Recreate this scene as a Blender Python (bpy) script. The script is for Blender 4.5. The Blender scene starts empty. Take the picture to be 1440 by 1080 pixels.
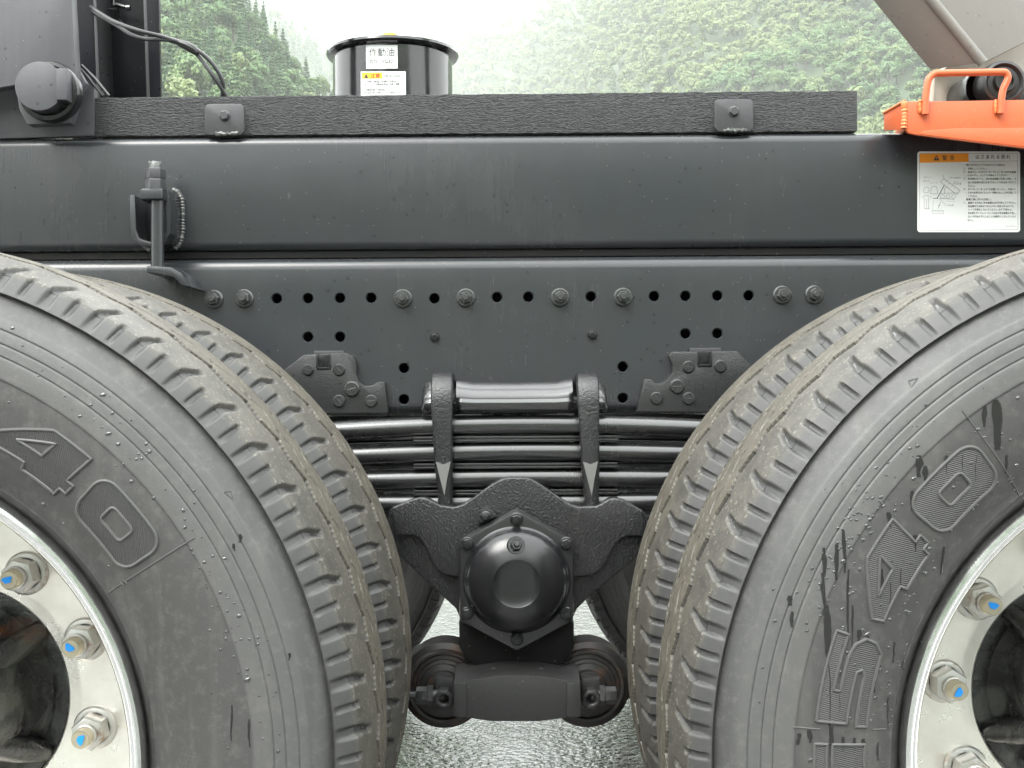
import bpy, bmesh, math, random
import numpy as np
from mathutils import Matrix, Vector

R = math.radians
random.seed(7); rng = np.random.default_rng(11)
scene = bpy.context.scene
C = scene.collection

# ------------------------------------------------------------------ camera
F_PX, CX, CY, CAM_H, ROLL = 1678.0, 715.0, 540.0, 0.8615, R(0.38)
cam_d = bpy.data.cameras.new('camera'); cam = bpy.data.objects.new('camera', cam_d); C.objects.link(cam)
cam_d.sensor_fit = 'HORIZONTAL'; cam_d.sensor_width = 36.0
cam_d.lens = 36.0 * F_PX / 1440.0
cam_d.shift_x = (720.0 - CX) / 1440.0
cam_d.clip_start = 0.02; cam_d.clip_end = 16000
cam.location = (0, 0, CAM_H); cam.rotation_euler = (R(90), ROLL, 0)
scene.camera = cam
# ------------------------------------------------------------------ sky, sun, exposure
SUN_EL, SUN_AZ = R(50), R(215)        # soft light from above, behind the camera's left shoulder
world = bpy.data.worlds.new('World'); scene.world = world; world.use_nodes = True
nt = world.node_tree; nt.nodes.clear()
n_out = nt.nodes.new('ShaderNodeOutputWorld'); n_bg = nt.nodes.new('ShaderNodeBackground')
n_sky = nt.nodes.new('ShaderNodeTexSky'); n_sky.sky_type = 'NISHITA'; n_sky.sun_disc = False
n_sky.sun_elevation = SUN_EL; n_sky.sun_rotation = SUN_AZ; n_sky.dust_density = 4.0; n_sky.air_density = 1.5
n_hs = nt.nodes.new('ShaderNodeHueSaturation'); n_hs.inputs['Saturation'].default_value = 0.10
n_mx = nt.nodes.new('ShaderNodeMix'); n_mx.data_type = 'RGBA'; n_mx.inputs[0].default_value = 0.85
# the closed cloud deck: overcast luminance (1 + 2 sin h) / 3 of the zenith's
n_tc = nt.nodes.new('ShaderNodeTexCoord'); n_sp = nt.nodes.new('ShaderNodeSeparateXYZ'); nt.links.new(n_tc.outputs['Generated'], n_sp.inputs[0])
n_ma = nt.nodes.new('ShaderNodeMath'); n_ma.operation = 'MULTIPLY_ADD'; n_ma.use_clamp = False
n_cl = nt.nodes.new('ShaderNodeClamp'); nt.links.new(n_sp.outputs[2], n_cl.inputs[0])
nt.links.new(n_cl.outputs[0], n_ma.inputs[0]); n_ma.inputs[1].default_value = .667; n_ma.inputs[2].default_value = .333
n_dk = nt.nodes.new('ShaderNodeMix'); n_dk.data_type = 'RGBA'; n_dk.blend_type = 'MULTIPLY'; n_dk.inputs[0].default_value = 1.0
n_dk.inputs[6].default_value = (24.0, 25.0, 24.8, 1); nt.links.new(n_ma.outputs[0], n_dk.inputs[7])
nt.links.new(n_dk.outputs[2], n_mx.inputs[7])
nt.links.new(n_sky.outputs[0], n_hs.inputs['Color']); nt.links.new(n_hs.outputs[0], n_mx.inputs[6])
nt.links.new(n_mx.outputs[2], n_bg.inputs['Color']); n_bg.inputs['Strength'].default_value = 0.12
nt.links.new(n_bg.outputs[0], n_out.inputs['Surface'])
sun_d = bpy.data.lights.new('sun', 'SUN'); sun_d.energy = 1.5; sun_d.angle = R(28); sun_d.color = (1, .97, .92)
sun = bpy.data.objects.new('sun', sun_d); C.objects.link(sun)
sd = Vector((math.sin(SUN_AZ) * math.cos(SUN_EL), math.cos(SUN_AZ) * math.cos(SUN_EL), math.sin(SUN_EL)))
sun.rotation_euler = sd.to_track_quat('Z', 'Y').to_euler(); sun.location = sd * 40
vs = scene.view_settings; vs.view_transform = 'Standard'; vs.look = 'None'; vs.gamma = 1.0
vs.exposure = 1.52
try: vs.use_curve_mapping = False
except Exception: pass
scene.cycles.max_bounces = 8; scene.cycles.volume_bounces = 2
scene.cycles.transparent_max_bounces = 8
scene.cycles.use_denoising = True
scene.cycles.sample_clamp_indirect = 6.0

# ------------------------------------------------------------------ measuring helpers
def W(x, y, d):
    """A point of the photograph (1440 x 1080) at its true distance d in front of the camera."""
    dx, dy = x - 720.0, y - 540.0; c, s = math.cos(ROLL), math.sin(ROLL)
    a = dx * c - dy * s + (720.0 - CX); b = dx * s + dy * c
    return Vector((a * d / F_PX, d, CAM_H - b * d / F_PX))
def XZ(pts, d): return [(p.x, p.z) for p in (W(x, y, d) for x, y in pts)]
def K(px, d): return px * d / F_PX
AXLE_Z, MID_X, MID_Y = 0.500, 0.012, 2.33

# ------------------------------------------------------------------ materials
def mat(name): 
    m = bpy.data.materials.new(name); m.use_nodes = True
    return m, m.node_tree, m.node_tree.nodes['Principled BSDF']
def nn(t, kind, **kw):
    n = t.nodes.new(kind)
    for k, v in kw.items():
        if isinstance(k, str) and hasattr(n, k): setattr(n, k, v)
    return n
def noise(t, scale, detail=4, rough=.55, vec=None, dist=0):
    n = t.nodes.new('ShaderNodeTexNoise'); n.inputs['Scale'].default_value = scale
    n.inputs['Detail'].default_value = detail; n.inputs['Roughness'].default_value = rough
    n.inputs['Distortion'].default_value = dist
    if vec is not None: t.links.new(vec, n.inputs['Vector'])
    return n
def ramp(t, src, stops):
    r = t.nodes.new('ShaderNodeValToRGB'); e = r.color_ramp.elements
    while len(e) > 1: e.remove(e[-1])
    e[0].position = stops[0][0]; e[0].color = col4(stops[0][1])
    for p, c in stops[1:]:
        q = e.new(p); q.color = col4(c)
    t.links.new(src, r.inputs[0]); return r.outputs[0]
def col4(c): return (c, c, c, 1) if isinstance(c, (int, float)) else (c[0], c[1], c[2], 1)
def mixc(t, f, a, b, blend='MIX'):
    m = t.nodes.new('ShaderNodeMix'); m.data_type = 'RGBA'; m.blend_type = blend
    for i, v in ((0, f), (6, a), (7, b)):
        if hasattr(v, 'is_output'): t.links.new(v, m.inputs[i])
        elif i == 0: m.inputs[0].default_value = v
        else: m.inputs[i].default_value = col4(v)
    return m.outputs[2]
def math_(t, op, a, b=None, c=None):
    m = t.nodes.new('ShaderNodeMath'); m.operation = op
    for i, v in enumerate((a, b, c)):
        if v is None: continue
        if hasattr(v, 'is_output'): t.links.new(v, m.inputs[i])
        else: m.inputs[i].default_value = v
    return m.outputs[0]
def pos(t, scale=None):
    g = t.nodes.new('ShaderNodeNewGeometry')
    if scale is None: return g.outputs['Position']
    v = t.nodes.new('ShaderNodeVectorMath'); v.operation = 'MULTIPLY'; v.inputs[1].default_value = scale
    t.links.new(g.outputs['Position'], v.inputs[0]); return v.outputs[0]
def objc(t, scale=None):
    g = t.nodes.new('ShaderNodeTexCoord')
    if scale is None: return g.outputs['Object']
    v = t.nodes.new('ShaderNodeVectorMath'); v.operation = 'MULTIPLY'; v.inputs[1].default_value = scale
    t.links.new(g.outputs['Object'], v.inputs[0]); return v.outputs[0]
def bump(t, b, h, strength, dist, prev=None):
    n = t.nodes.new('ShaderNodeBump'); n.inputs['Strength'].default_value = strength
    n.inputs['Distance'].default_value = dist; t.links.new(h, n.inputs['Height'])
    if prev is not None: t.links.new(prev, n.inputs['Normal'])
    t.links.new(n.outputs[0], b.inputs['Normal']); return n.outputs[0]

def paint(name, base, rough, peel=.25, dirt=(.10, .095, .085), dirt_amt=.25, spots=.35, coat=0.0, cast=0.0, spec=.5, runs=.02):
    m, t, b = mat(name); p = pos(t)
    big = noise(t, 3.2, 6, .6, p); fine = noise(t, 160, 3, .6, p)
    streak = noise(t, 1, 5, .65, pos(t, (38, 38, 3.0)))
    f = math_(t, 'MULTIPLY', ramp(t, big.outputs[0], [(.42, 0), (.72, 1)]), ramp(t, streak.outputs[0], [(.35, .15), (.7, 1)]))
    c = mixc(t, math_(t, 'MULTIPLY', f, dirt_amt), base, dirt)
    v = t.nodes.new('ShaderNodeTexVoronoi'); v.inputs['Scale'].default_value = 95; t.links.new(p, v.inputs['Vector'])
    sel = math_(t, 'GREATER_THAN', t_sep(t, v.outputs['Color']), .90)
    dot = math_(t, 'MULTIPLY', math_(t, 'LESS_THAN', v.outputs['Distance'], .22), sel)
    c = mixc(t, math_(t, 'MULTIPLY', dot, spots), c, tuple(x * .35 for x in base))
    v3 = t.nodes.new('ShaderNodeTexVoronoi'); v3.inputs['Scale'].default_value = 170; t.links.new(p, v3.inputs['Vector'])
    fleck = math_(t, 'MULTIPLY', math_(t, 'LESS_THAN', v3.outputs['Distance'], .15), math_(t, 'GREATER_THAN', t_sep(t, v3.outputs['Color']), .93))
    c = mixc(t, math_(t, 'MULTIPLY', fleck, min(.6, dirt_amt * 1.3)), c, (.30, .29, .27))
    dust = noise(t, 420, 2, .5, p)
    c = mixc(t, math_(t, 'MULTIPLY', ramp(t, dust.outputs[0], [(.70, 0), (.78, 1)]), .35 * dirt_amt * 2), c, (.22, .21, .19))
    t.links.new(c, b.inputs['Base Color'])
    run = noise(t, 1, 6, .7, pos(t, (70, 70, 2.2)))
    rr0 = math_(t, 'ADD', rough, math_(t, 'MULTIPLY', ramp(t, run.outputs[0], [(.45, 0), (.7, 1)]), runs))
    rr = math_(t, 'ADD', rr0, math_(t, 'MULTIPLY', math_(t, 'SUBTRACT', big.outputs[0], .5), .22))
    rr = math_(t, 'SUBTRACT', rr, math_(t, 'MULTIPLY', dot, .12))
    t.links.new(rr, b.inputs['Roughness']); b.inputs['Specular IOR Level'].default_value = spec
    b.inputs['Coat Weight'].default_value = coat; b.inputs['Coat Roughness'].default_value = .12
    pr = bump(t, b, fine.outputs[0], peel, .0006)
    wv = noise(t, 14, 2, .5, p); pr = bump(t, b, wv.outputs[0], .10, .004, pr)
    if cast:
        cn = noise(t, 330, 3, .6, p); bump(t, b, cn.outputs[0], cast, .0016, pr)
    return m
def t_sep(t, c):
    s = t.nodes.new('ShaderNodeSeparateColor'); t.links.new(c, s.inputs[0]); return s.outputs[0]

M = {}
M['rail'] = paint('chassis_paint', (.024, .0265, .029), .25, .12, (.070, .064, .056), dirt_amt=.20, spots=.6, runs=.022)
M['black'] = paint('black_gloss_paint', (.008, .008, .009), .22, .15, dirt_amt=.10, spots=.2)
M['spring'] = paint('spring_paint', (.010, .010, .011), .25, .22, (.09, .08, .06), dirt_amt=.10, spots=.3, coat=.3, spec=.8)
M['cast'] = paint('cast_iron_paint', (.011, .011, .012), .24, .2, (.08, .075, .065), dirt_amt=.16, spots=.2, cast=.85)
M['bracket'] = paint('bracket_paint', (.040, .041, .044), .34, .2, dirt_amt=.25, spots=.5)
M['plate'] = paint('grey_black_plate', (.052, .052, .058), .40, .2, (.11, .11, .11), dirt_amt=.3, spots=.8)
M['orange'] = paint('orange_paint', (.49, .092, .027), .42, .25, (.50, .14, .06), dirt_amt=.3, spots=.35)
M['body'] = paint('warm_grey_body', (.140, .136, .122), .48, .2, (.10, .095, .082), dirt_amt=.5, spots=.3)
M['cream'] = paint('cream_body', (.40, .375, .315), .5, .2, (.27, .25, .21), dirt_amt=.35, spots=.2)
M['underbody'] = paint('dark_underbody', (.004, .004, .004), .6, .3, (.03, .022, .015), dirt_amt=.35, spots=0, spec=.2)  # near-black base stands in for the shadow under the chassis
M['tank'] = paint('tank_gloss_black', (.010, .010, .011), .14, .06, dirt_amt=.05, spots=.5, coat=.5)
def simple(name, base, rough, metal=0, nz=0, bumpv=0, spec=.5):
    m, t, b = mat(name); p = pos(t); n = noise(t, 60, 5, .6, p)
    t.links.new(mixc(t, math_(t, 'MULTIPLY', n.outputs[0], nz), base, tuple(x * .45 for x in base)), b.inputs['Base Color'])
    b.inputs['Roughness'].default_value = rough; b.inputs['Metallic'].default_value = metal
    b.inputs['Specular IOR Level'].default_value = spec
    if bumpv: bump(t, b, noise(t, 240, 4, .6, p).outputs[0], bumpv, .001)
    return m
M['cable'] = simple('cable_sheath', (.02, .02, .021), .35, 0, .3)
M['tape'] = simple('cable_tape', (.008, .008, .008), .4, 0, .3)
M['sticker'] = simple('sticker_white', (.62, .63, .61), .35, 0, .04)
M['st_orange'] = simple('sticker_orange', (.78, .27, .012), .4, 0, .05)
M['st_yellow'] = simple('sticker_yellow', (.85, .45, .012), .4, 0, .05)
M['ink'] = simple('sticker_ink', (.03, .03, .03), .5, 0, .1)
M['ink_grey'] = simple('sticker_ink_grey', (.16, .16, .16), .5, 0, .1)
M['ink_red'] = simple('sticker_ink_red', (.45, .03, .01), .5, 0, .1)
M['cap_yellow'] = simple('cap_yellow', (.72, .33, .02), .45, 0, .15, .15)
M['rubber_b'] = simple('black_rubber', (.010, .010, .010), .38, 0, .3, .2)
M['bolt'] = simple('zinc_bolt', (.085, .088, .088), .26, .6, .4, .3)
M['weld'] = simple('weld_bead', (.10, .105, .10), .32, .3, .5, .9)
M['weld_o'] = simple('weld_bead_orange', (.62, .17, .05), .45, 0, .2, .9)
M['tank_dome'] = paint('dome_satin_black', (.009, .009, .010), .25, .10, (.03, .03, .03), dirt_amt=.06, spots=.4)

M['facet'] = simple('painted_sky_glint', (.125, .125, .12), .35, .1, .1)  # pale base stands in for the sky's reflection on the U-bolts
M['bracket2'] = paint('dull_bar_paint', (.017, .017, .017), .46, .3, (.06, .052, .04), dirt_amt=.3, spots=.2, cast=.3)
M['black2'] = M['black']
M['gusset'] = paint('gusset_paint', (.018, .0185, .019), .27, .25, (.07, .065, .06), dirt_amt=.15, spots=.2, cast=.35)
M['bracket3'] = paint('cover_paint', (.017, .017, .018), .24, .15, (.06, .06, .055), dirt_amt=.15, spots=.3)
M['post'] = paint('post_black', (.005, .005, .007), .30, .12, (.02, .02, .025), dirt_amt=.25, spots=.3, spec=.22)
# painted timber
def timber():
    m, t, b = mat('black_painted_timber')
    p = pos(t, (9, 30, 60)); w = noise(t, 1.0, 3, .5, p, 1.2)
    g = t.nodes.new('ShaderNodeTexWave'); g.wave_type = 'BANDS'; g.bands_direction = 'Z'
    g.inputs['Scale'].default_value = 30; g.inputs['Distortion'].default_value = 34
    g.inputs['Detail'].default_value = 4; g.inputs['Detail Scale'].default_value = 2.2; g.inputs['Detail Roughness'].default_value = .62
    t.links.new(pos(t, (.22, 1.4, 1.3)), g.inputs['Vector'])
    fib = noise(t, 1, 5, .7, pos(t, (26, 220, 420)), 1.0)
    h = math_(t, 'ADD', math_(t, 'MULTIPLY', g.outputs['Fac'], .60), math_(t, 'MULTIPLY', fib.outputs[0], 1.1))
    c = mixc(t, ramp(t, h, [(.35, 0), (1.05, 1)]), (.009, .0095, .0095), (.040, .042, .043))
    t.links.new(c, b.inputs['Base Color'])
    t.links.new(ramp(t, w.outputs[0], [(.3, .24), (.7, .42)]), b.inputs['Roughness'])
    bump(t, b, h, 1.0, .0042); return m
M['timber'] = timber()

def asphalt():
    m, t, b = mat('wet_asphalt'); p = pos(t)
    v = t.nodes.new('ShaderNodeTexVoronoi'); v.inputs['Scale'].default_value = 62; t.links.new(p, v.inputs['Vector'])
    v2 = t.nodes.new('ShaderNodeTexVoronoi'); v2.inputs['Scale'].default_value = 130; t.links.new(p, v2.inputs['Vector'])
    n = noise(t, 34, 4, .6, p); big = noise(t, 1.1, 5, .6, p)
    c = mixc(t, t_sep(t, v.outputs['Color']), (.030, .031, .031), (.12, .118, .11))
    c = mixc(t, ramp(t, big.outputs[0], [(.4, 0), (.7, .5)]), c, (.05, .05, .047))
    t.links.new(c, b.inputs['Base Color'])
    t.links.new(ramp(t, big.outputs[0], [(.35, .03), (.65, .10)]), b.inputs['Roughness'])
    h = math_(t, 'ADD', math_(t, 'MULTIPLY', v.outputs['Distance'], -.9), math_(t, 'ADD', math_(t, 'MULTIPLY', v2.outputs['Distance'], -.35), math_(t, 'MULTIPLY', n.outputs[0], .45)))
    b.inputs['Specular IOR Level'].default_value = 1.0; bump(t, b, h, 1.0, .006)
    film = noise(t, 2.6, 4, .6, pos(t)); bn = [n_ for n_ in t.nodes if n_.bl_idname == 'ShaderNodeBump'][-1]
    t.links.new(ramp(t, film.outputs[0], [(.40, .30), (.60, 1.0)]), bn.inputs['Strength']); return m
M['asphalt'] = asphalt()

def rubber():
    m, t, b = mat('tyre_rubber'); p = pos(t)
    o = objc(t); s = t.nodes.new('ShaderNodeSeparateXYZ'); t.links.new(o, s.inputs[0])
    r = math_(t, 'SQRT', math_(t, 'ADD', math_(t, 'MULTIPLY', s.outputs[0], s.outputs[0]), math_(t, 'MULTIPLY', s.outputs[2], s.outputs[2])))
    big = noise(t, 7, 6, .6, p); mid = noise(t, 38, 5, .65, p); fine = noise(t, 500, 3, .6, p)
    streak = noise(t, 1, 4, .6, pos(t, (34, 34, 1.6)))
    # sidewall: dull black rubber with a grey road-film band outside the lettering, shade below the lugs painted in
    band = ramp(t, r, [(.300, (.026, .025, .024)), (.325, (.036, .035, .033)), (.40, (.042, .041, .039)), (.4065, (.043, .042, .040)), (.4075, (.072, .071, .068)), (.445, (.064, .064, .062)), (.458, (.060, .060, .058)), (.462, (.047, .047, .046)), (.476, (.036, .036, .035))])
    c = mixc(t, math_(t, 'MULTIPLY', ramp(t, streak.outputs[0], [(.52, 0), (.72, 1)]), .5), band, (.085, .083, .076))
    c = mixc(t, math_(t, 'MULTIPLY', ramp(t, big.outputs[0], [(.4, 0), (.75, 1)]), .35), c, (.034, .034, .033))
    film = noise(t, 90, 5, .75, p); c = mixc(t, math_(t, 'MULTIPLY', ramp(t, film.outputs[0], [(.50, 0), (.75, 1)]), .4), c, (.12, .115, .105))
    # tread: scuffed grey lugs and tan dust on the running ribs
    scuff = mixc(t, ramp(t, mid.outputs[0], [(.35, 0), (.7, 1)]), (.040, .038, .033), (.092, .084, .068))
    side = math_(t, 'GREATER_THAN', r, .4785)
    c = mixc(t, side, c, mixc(t, ramp(t, mid.outputs[0], [(.35, 0), (.7, 1)]), (.034, .034, .033), (.047, .046, .044)))
    hgt = math_(t, 'ADD', r, math_(t, 'MULTIPLY', math_(t, 'MULTIPLY', s.outputs[1], s.outputs[1]), 1.3))
    top = ramp(t, math_(t, 'ADD', hgt, math_(t, 'MULTIPLY', math_(t, 'SUBTRACT', mid.outputs[0], .5), .0004)), [(.5154, 0), (.5158, 1)])
    c = mixc(t, top, c, scuff)
    ya = math_(t, 'ABSOLUTE', s.outputs[1])
    rib = math_(t, 'MULTIPLY', top, ramp(t, math_(t, 'ADD', ya, math_(t, 'MULTIPLY', math_(t, 'SUBTRACT', big.outputs[0], .5), .03)), [(.040, 1), (.060, .15)]))
    tan = mixc(t, mid.outputs[0], (.056, .048, .035), (.104, .089, .064))
    c = mixc(t, math_(t, 'MULTIPLY', rib, .92), c, tan)
    sp = noise(t, 300, 2, .5, p)
    c = mixc(t, math_(t, 'MULTIPLY', top, ramp(t, sp.outputs[0], [(.60, 0), (.70, .75)])), c, (.27, .245, .19))
    t.links.new(c, b.inputs['Base Color'])
    t.links.new(ramp(t, big.outputs[0], [(.3, .46), (.7, .62)]), b.inputs['Roughness'])
    ya0 = math_(t, 'ABSOLUTE', s.outputs[1])
    wetp = math_(t, 'MULTIPLY', math_(t, 'MULTIPLY', math_(t, 'LESS_THAN', hgt, .5115), math_(t, 'LESS_THAN', ya0, .088)), math_(t, 'GREATER_THAN', ya0, .058))
    rg = t.nodes.new('ShaderNodeMix'); t.links.new(wetp, rg.inputs[0]); t.links.new(ramp(t, big.outputs[0], [(.3, .46), (.7, .62)]), rg.inputs[2]); rg.inputs[3].default_value = .16
    t.links.new(rg.outputs[0], b.inputs['Roughness'])
    b.inputs['Specular IOR Level'].default_value = .45
    b1 = bump(t, b, fine.outputs[0], .3, .0007); bump(t, b, mid.outputs[0], .16, .002, b1)
    return m
M['rubber'] = rubber()
def letter_mat():
    m, t, b = mat('hatched_tyre_letter'); o = objc(t)
    g = t.nodes.new('ShaderNodeTexWave'); g.wave_type = 'BANDS'; g.bands_direction = 'DIAGONAL'
    g.inputs['Scale'].default_value = 260; g.inputs['Distortion'].default_value = .3; t.links.new(o, g.inputs['Vector'])
    t.links.new(mixc(t, g.outputs['Fac'], (.029, .028, .027), (.040, .039, .037)), b.inputs['Base Color'])
    b.inputs['Roughness'].default_value = .45; bump(t, b, g.outputs['Fac'], .6, .0009); return m
M['letter'] = letter_mat()
M['letter_rim'] = simple('tyre_letter_edge', (.062, .061, .058), .5, 0, .3, .2)
def alu():
    m, t, b = mat('brushed_aluminium'); p = pos(t)
    n = noise(t, 22, 6, .65, p); f = noise(t, 240, 4, .6, p)
    c = mixc(t, ramp(t, n.outputs[0], [(.35, 0), (.7, 1)]), (.86, .835, .785), (.74, .71, .655))
    c = mixc(t, ramp(t, noise(t, 9, 5, .7, p).outputs[0], [(.60, 0), (.72, .5)]), c, (.34, .30, .25))
    t.links.new(c, b.inputs['Base Color']); b.inputs['Metallic'].default_value = .9
    t.links.new(ramp(t, n.outputs[0], [(.3, .24), (.7, .40)]), b.inputs['Roughness'])
    bump(t, b, f.outputs[0], .12, .0008); return m
M['alu'] = alu()
def alu_lip():
    m, t, b = mat('polished_rim_lip'); p = pos(t); n = noise(t, 30, 5, .6, p)
    t.links.new(mixc(t, n.outputs[0], (.80, .80, .80), (.66, .66, .655)), b.inputs['Base Color'])
    b.inputs['Metallic'].default_value = 1; t.links.new(ramp(t, n.outputs[0], [(.3, .12), (.75, .30)]), b.inputs['Roughness']); return m
M['lip'] = alu_lip()
def nutm():
    m, t, b = mat('dull_steel_nut'); p = pos(t)
    n = noise(t, 55, 5, .7, p)
    c = mixc(t, ramp(t, n.outputs[0], [(.54, 0), (.70, .8)]), (.46, .455, .435), (.24, .135, .07))
    t.links.new(c, b.inputs['Base Color']); b.inputs['Metallic'].default_value = .7; b.inputs['Roughness'].default_value = .4
    bump(t, b, noise(t, 300, 3, .6, p).outputs[0], .25, .0008); return m
M['nut'] = nutm()
M['stud'] = simple('stud_end_brass', (.44, .40, .30), .42, .6, .4, .4)
M['blue'] = simple('blue_check_paint', (.0, .25, .78), .5, 0, .15)
def hubm():
    m, t, b = mat('greasy_hub'); p = pos(t)
    n = noise(t, 9, 6, .65, p, 1.5)
    c = mixc(t, ramp(t, n.outputs[0], [(.48, 0), (.54, 1)]), (.008, .008, .008), (.035, .038, .032))
    c = mixc(t, ramp(t, noise(t, 6, 5, .6, p, .8).outputs[0], [(.60, 0), (.70, .8)]), c, (.095, .036, .014))
    t.links.new(c, b.inputs['Base Color']); t.links.new(ramp(t, n.outputs[0], [(.3, .18), (.7, .5)]), b.inputs['Roughness'])
    bump(t, b, noise(t, 40, 5, .6, p, 1).outputs[0], .6, .004); return m
M['hub'] = hubm()
def rustb():
    m, t, b = mat('rubber_bush_rusty_edge'); p = pos(t)
    n = noise(t, 40, 5, .7, p)
    t.links.new(mixc(t, ramp(t, n.outputs[0], [(.50, 0), (.68, .7)]), (.014, .013, .012), (.065, .030, .015)), b.inputs['Base Color'])
    b.inputs['Roughness'].default_value = .42; bump(t, b, n.outputs[0], .3, .001); return m
M['bush'] = rustb()
def water():
    m, t, b = mat('wet_film'); b.inputs['Base Color'].default_value = (.019, .019, .018, 1)
    n = noise(t, 90, 2, .5, pos(t)); t.links.new(ramp(t, n.outputs[0], [(.3, .05), (.7, .16)]), b.inputs['Roughness'])
    b.inputs['IOR'].default_value = 1.33; return m
M['wet'] = water()
M['bead'] = simple('water_bead', (.030, .030, .029), .04, 0, .1, 0, .9)
def leaf(name, a, bcol, ccol):
    m, t, b = mat(name); p = pos(t)
    n = noise(t, .085, 3, .6, p); n2 = noise(t, .9, 3, .6, p)
    oi = t.nodes.new('ShaderNodeObjectInfo')
    c = mixc(t, ramp(t, n.outputs[0], [(.35, 0), (.65, 1)]), a, bcol)
    c = mixc(t, math_(t, 'MULTIPLY', ramp(t, oi.outputs['Random'], [(.55, 0), (1, 1)]), .8), c, ccol)
    c = mixc(t, math_(t, 'MULTIPLY', n2.outputs[0], .5), c, tuple(x * .55 for x in a))
    t.links.new(c, b.inputs['Base Color']); b.inputs['Roughness'].default_value = .6
    tr = t.nodes.new('ShaderNodeBsdfTranslucent'); t.links.new(c, tr.inputs[0])
    mx = t.nodes.new('ShaderNodeMixShader'); mx.inputs[0].default_value = .12
    t.links.new(b.outputs[0], mx.inputs[1]); t.links.new(tr.outputs[0], mx.inputs[2])
    t.links.new(mx.outputs[0], t.nodes['Material Output'].inputs['Surface']); return m
M['leaf'] = leaf('broad_leaves', (.060, .135, .036), (.100, .175, .046), (.150, .185, .050))
M['needle'] = leaf('conifer_needles', (.040, .105, .036), (.066, .140, .044), (.090, .155, .044))
M['bark'] = simple('bark', (.06, .045, .033), .85, 0, .5, .4)
M['hill'] = simple('forest_floor', (.035, .060, .022), .9, 0, .5)

# ------------------------------------------------------------------ mesh builder
class MB:
    def __init__(s): s.v = []; s.f = []; s.m = []
    def add(s, v, f, mi=0):
        o = len(s.v); s.v += [tuple(p) for p in v]
        for q in f: s.f.append(tuple(i + o for i in q)); s.m.append(mi)
    def box(s, x0, x1, y0, y1, z0, z1, mi=0):
        v = [(x, y, z) for x in (x0, x1) for y in (y0, y1) for z in (z0, z1)]
        s.add(v, [(0, 1, 3, 2), (4, 6, 7, 5), (0, 4, 5, 1), (2, 3, 7, 6), (0, 2, 6, 4), (1, 5, 7, 3)], mi); return s
    def prism(s, poly, y0, y1, mi=0, poly2=None):
        """polygon in XZ extruded in Y; poly2 = the polygon at the back"""
        p2 = poly2 or poly; n = len(poly)
        v = [(x, y0, z) for x, z in poly] + [(x, y1, z) for x, z in p2]
        f = [tuple(range(n)), tuple(range(2 * n - 1, n - 1, -1))] + [(i, i + n, (i + 1) % n + n, (i + 1) % n) for i in range(n)]
        s.add(v, f, mi); return s
    def prism_x(s, poly, x0, x1, mi=0):
        n = len(poly); v = [(x0, y, z) for y, z in poly] + [(x1, y, z) for y, z in poly]
        f = [tuple(range(n)), tuple(range(2 * n - 1, n - 1, -1))] + [(i, i + n, (i + 1) % n + n, (i + 1) % n) for i in range(n)]
        s.add(v, f, mi); return s
    def lathe(s, prof, c, axis='Y', seg=48, mi=0, rot=0.0, close=False):
        """prof: (radius, offset along axis)"""
        v = []; n = len(prof); c = Vector(c)
        for i in range(seg):
            a = rot + 2 * math.pi * i / seg; ca, sa = math.cos(a), math.sin(a)
            for r, h in prof:
                if axis == 'Y': v.append((c.x + r * sa, c.y + h, c.z + r * ca))
                elif axis == 'Z': v.append((c.x + r * ca, c.y + r * sa, c.z + h))
                else: v.append((c.x + h, c.y + r * ca, c.z + r * sa))
        f = []
        for i in range(seg):
            j = (i + 1) % seg
            for k in range(n - 1): f.append((i * n + k, i * n + k + 1, j * n + k + 1, j * n + k))
        if prof[0][0] > 1e-6 and close: f.append(tuple(i * n for i in range(seg)))
        if prof[-1][0] > 1e-6 and close: f.append(tuple(i * n + n - 1 for i in range(seg - 1, -1, -1)))
        s.add(v, f, mi); return s
    def tube(s, path, r, seg=10, mi=0, cap=True):
        path = [Vector(p) for p in path]; n = len(path); v = []; up = None
        rr = r if isinstance(r, (list, tuple)) else [r] * n
        for i, p in enumerate(path):
            d = (path[min(i + 1, n - 1)] - path[max(i - 1, 0)]).normalized()
            if up is None: up = Vector((0, 0, 1)) if abs(d.z) < .9 else Vector((1, 0, 0))
            a = d.cross(up)
            if a.length < 1e-4: a = d.orthogonal()
            a.normalize(); bb = a.cross(d).normalized(); up = bb
            for k in range(seg):
                t = 2 * math.pi * k / seg; v.append(p + (a * math.cos(t) + bb * math.sin(t)) * rr[i])
        f = [(i * seg + k, i * seg + (k + 1) % seg, (i + 1) * seg + (k + 1) % seg, (i + 1) * seg + k) for i in range(n - 1) for k in range(seg)]
        if cap: f += [tuple(range(seg - 1, -1, -1)), tuple((n - 1) * seg + k for k in range(seg))]
        s.add(v, f, mi); return s
    def mesh(s, name, mats, bevel=0, bseg=2, angle=35, weld=True, recalc=True):
        me = bpy.data.meshes.new(name); bm = bmesh.new()
        vs_ = [bm.verts.new(p) for p in s.v]
        for q, mi in zip(s.f, s.m):
            try:
                fc = bm.faces.new([vs_[i] for i in q]); fc.material_index = mi
            except ValueError: pass
        if weld: bmesh.ops.remove_doubles(bm, verts=bm.verts, dist=1e-6)
        if recalc: bmesh.ops.recalc_face_normals(bm, faces=bm.faces)
        if bevel:
            es = [e for e in bm.edges if len(e.link_faces) == 2 and e.calc_face_angle(0) > R(28)]
            bmesh.ops.bevel(bm, geom=es, offset=bevel, segments=bseg, profile=.6, affect='EDGES', clamp_overlap=True)
        bm.to_mesh(me); bm.free()
        for m in (mats if isinstance(mats, (list, tuple)) else [mats]): me.materials.append(M[m] if isinstance(m, str) else m)
        smooth(me, angle); return me
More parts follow.
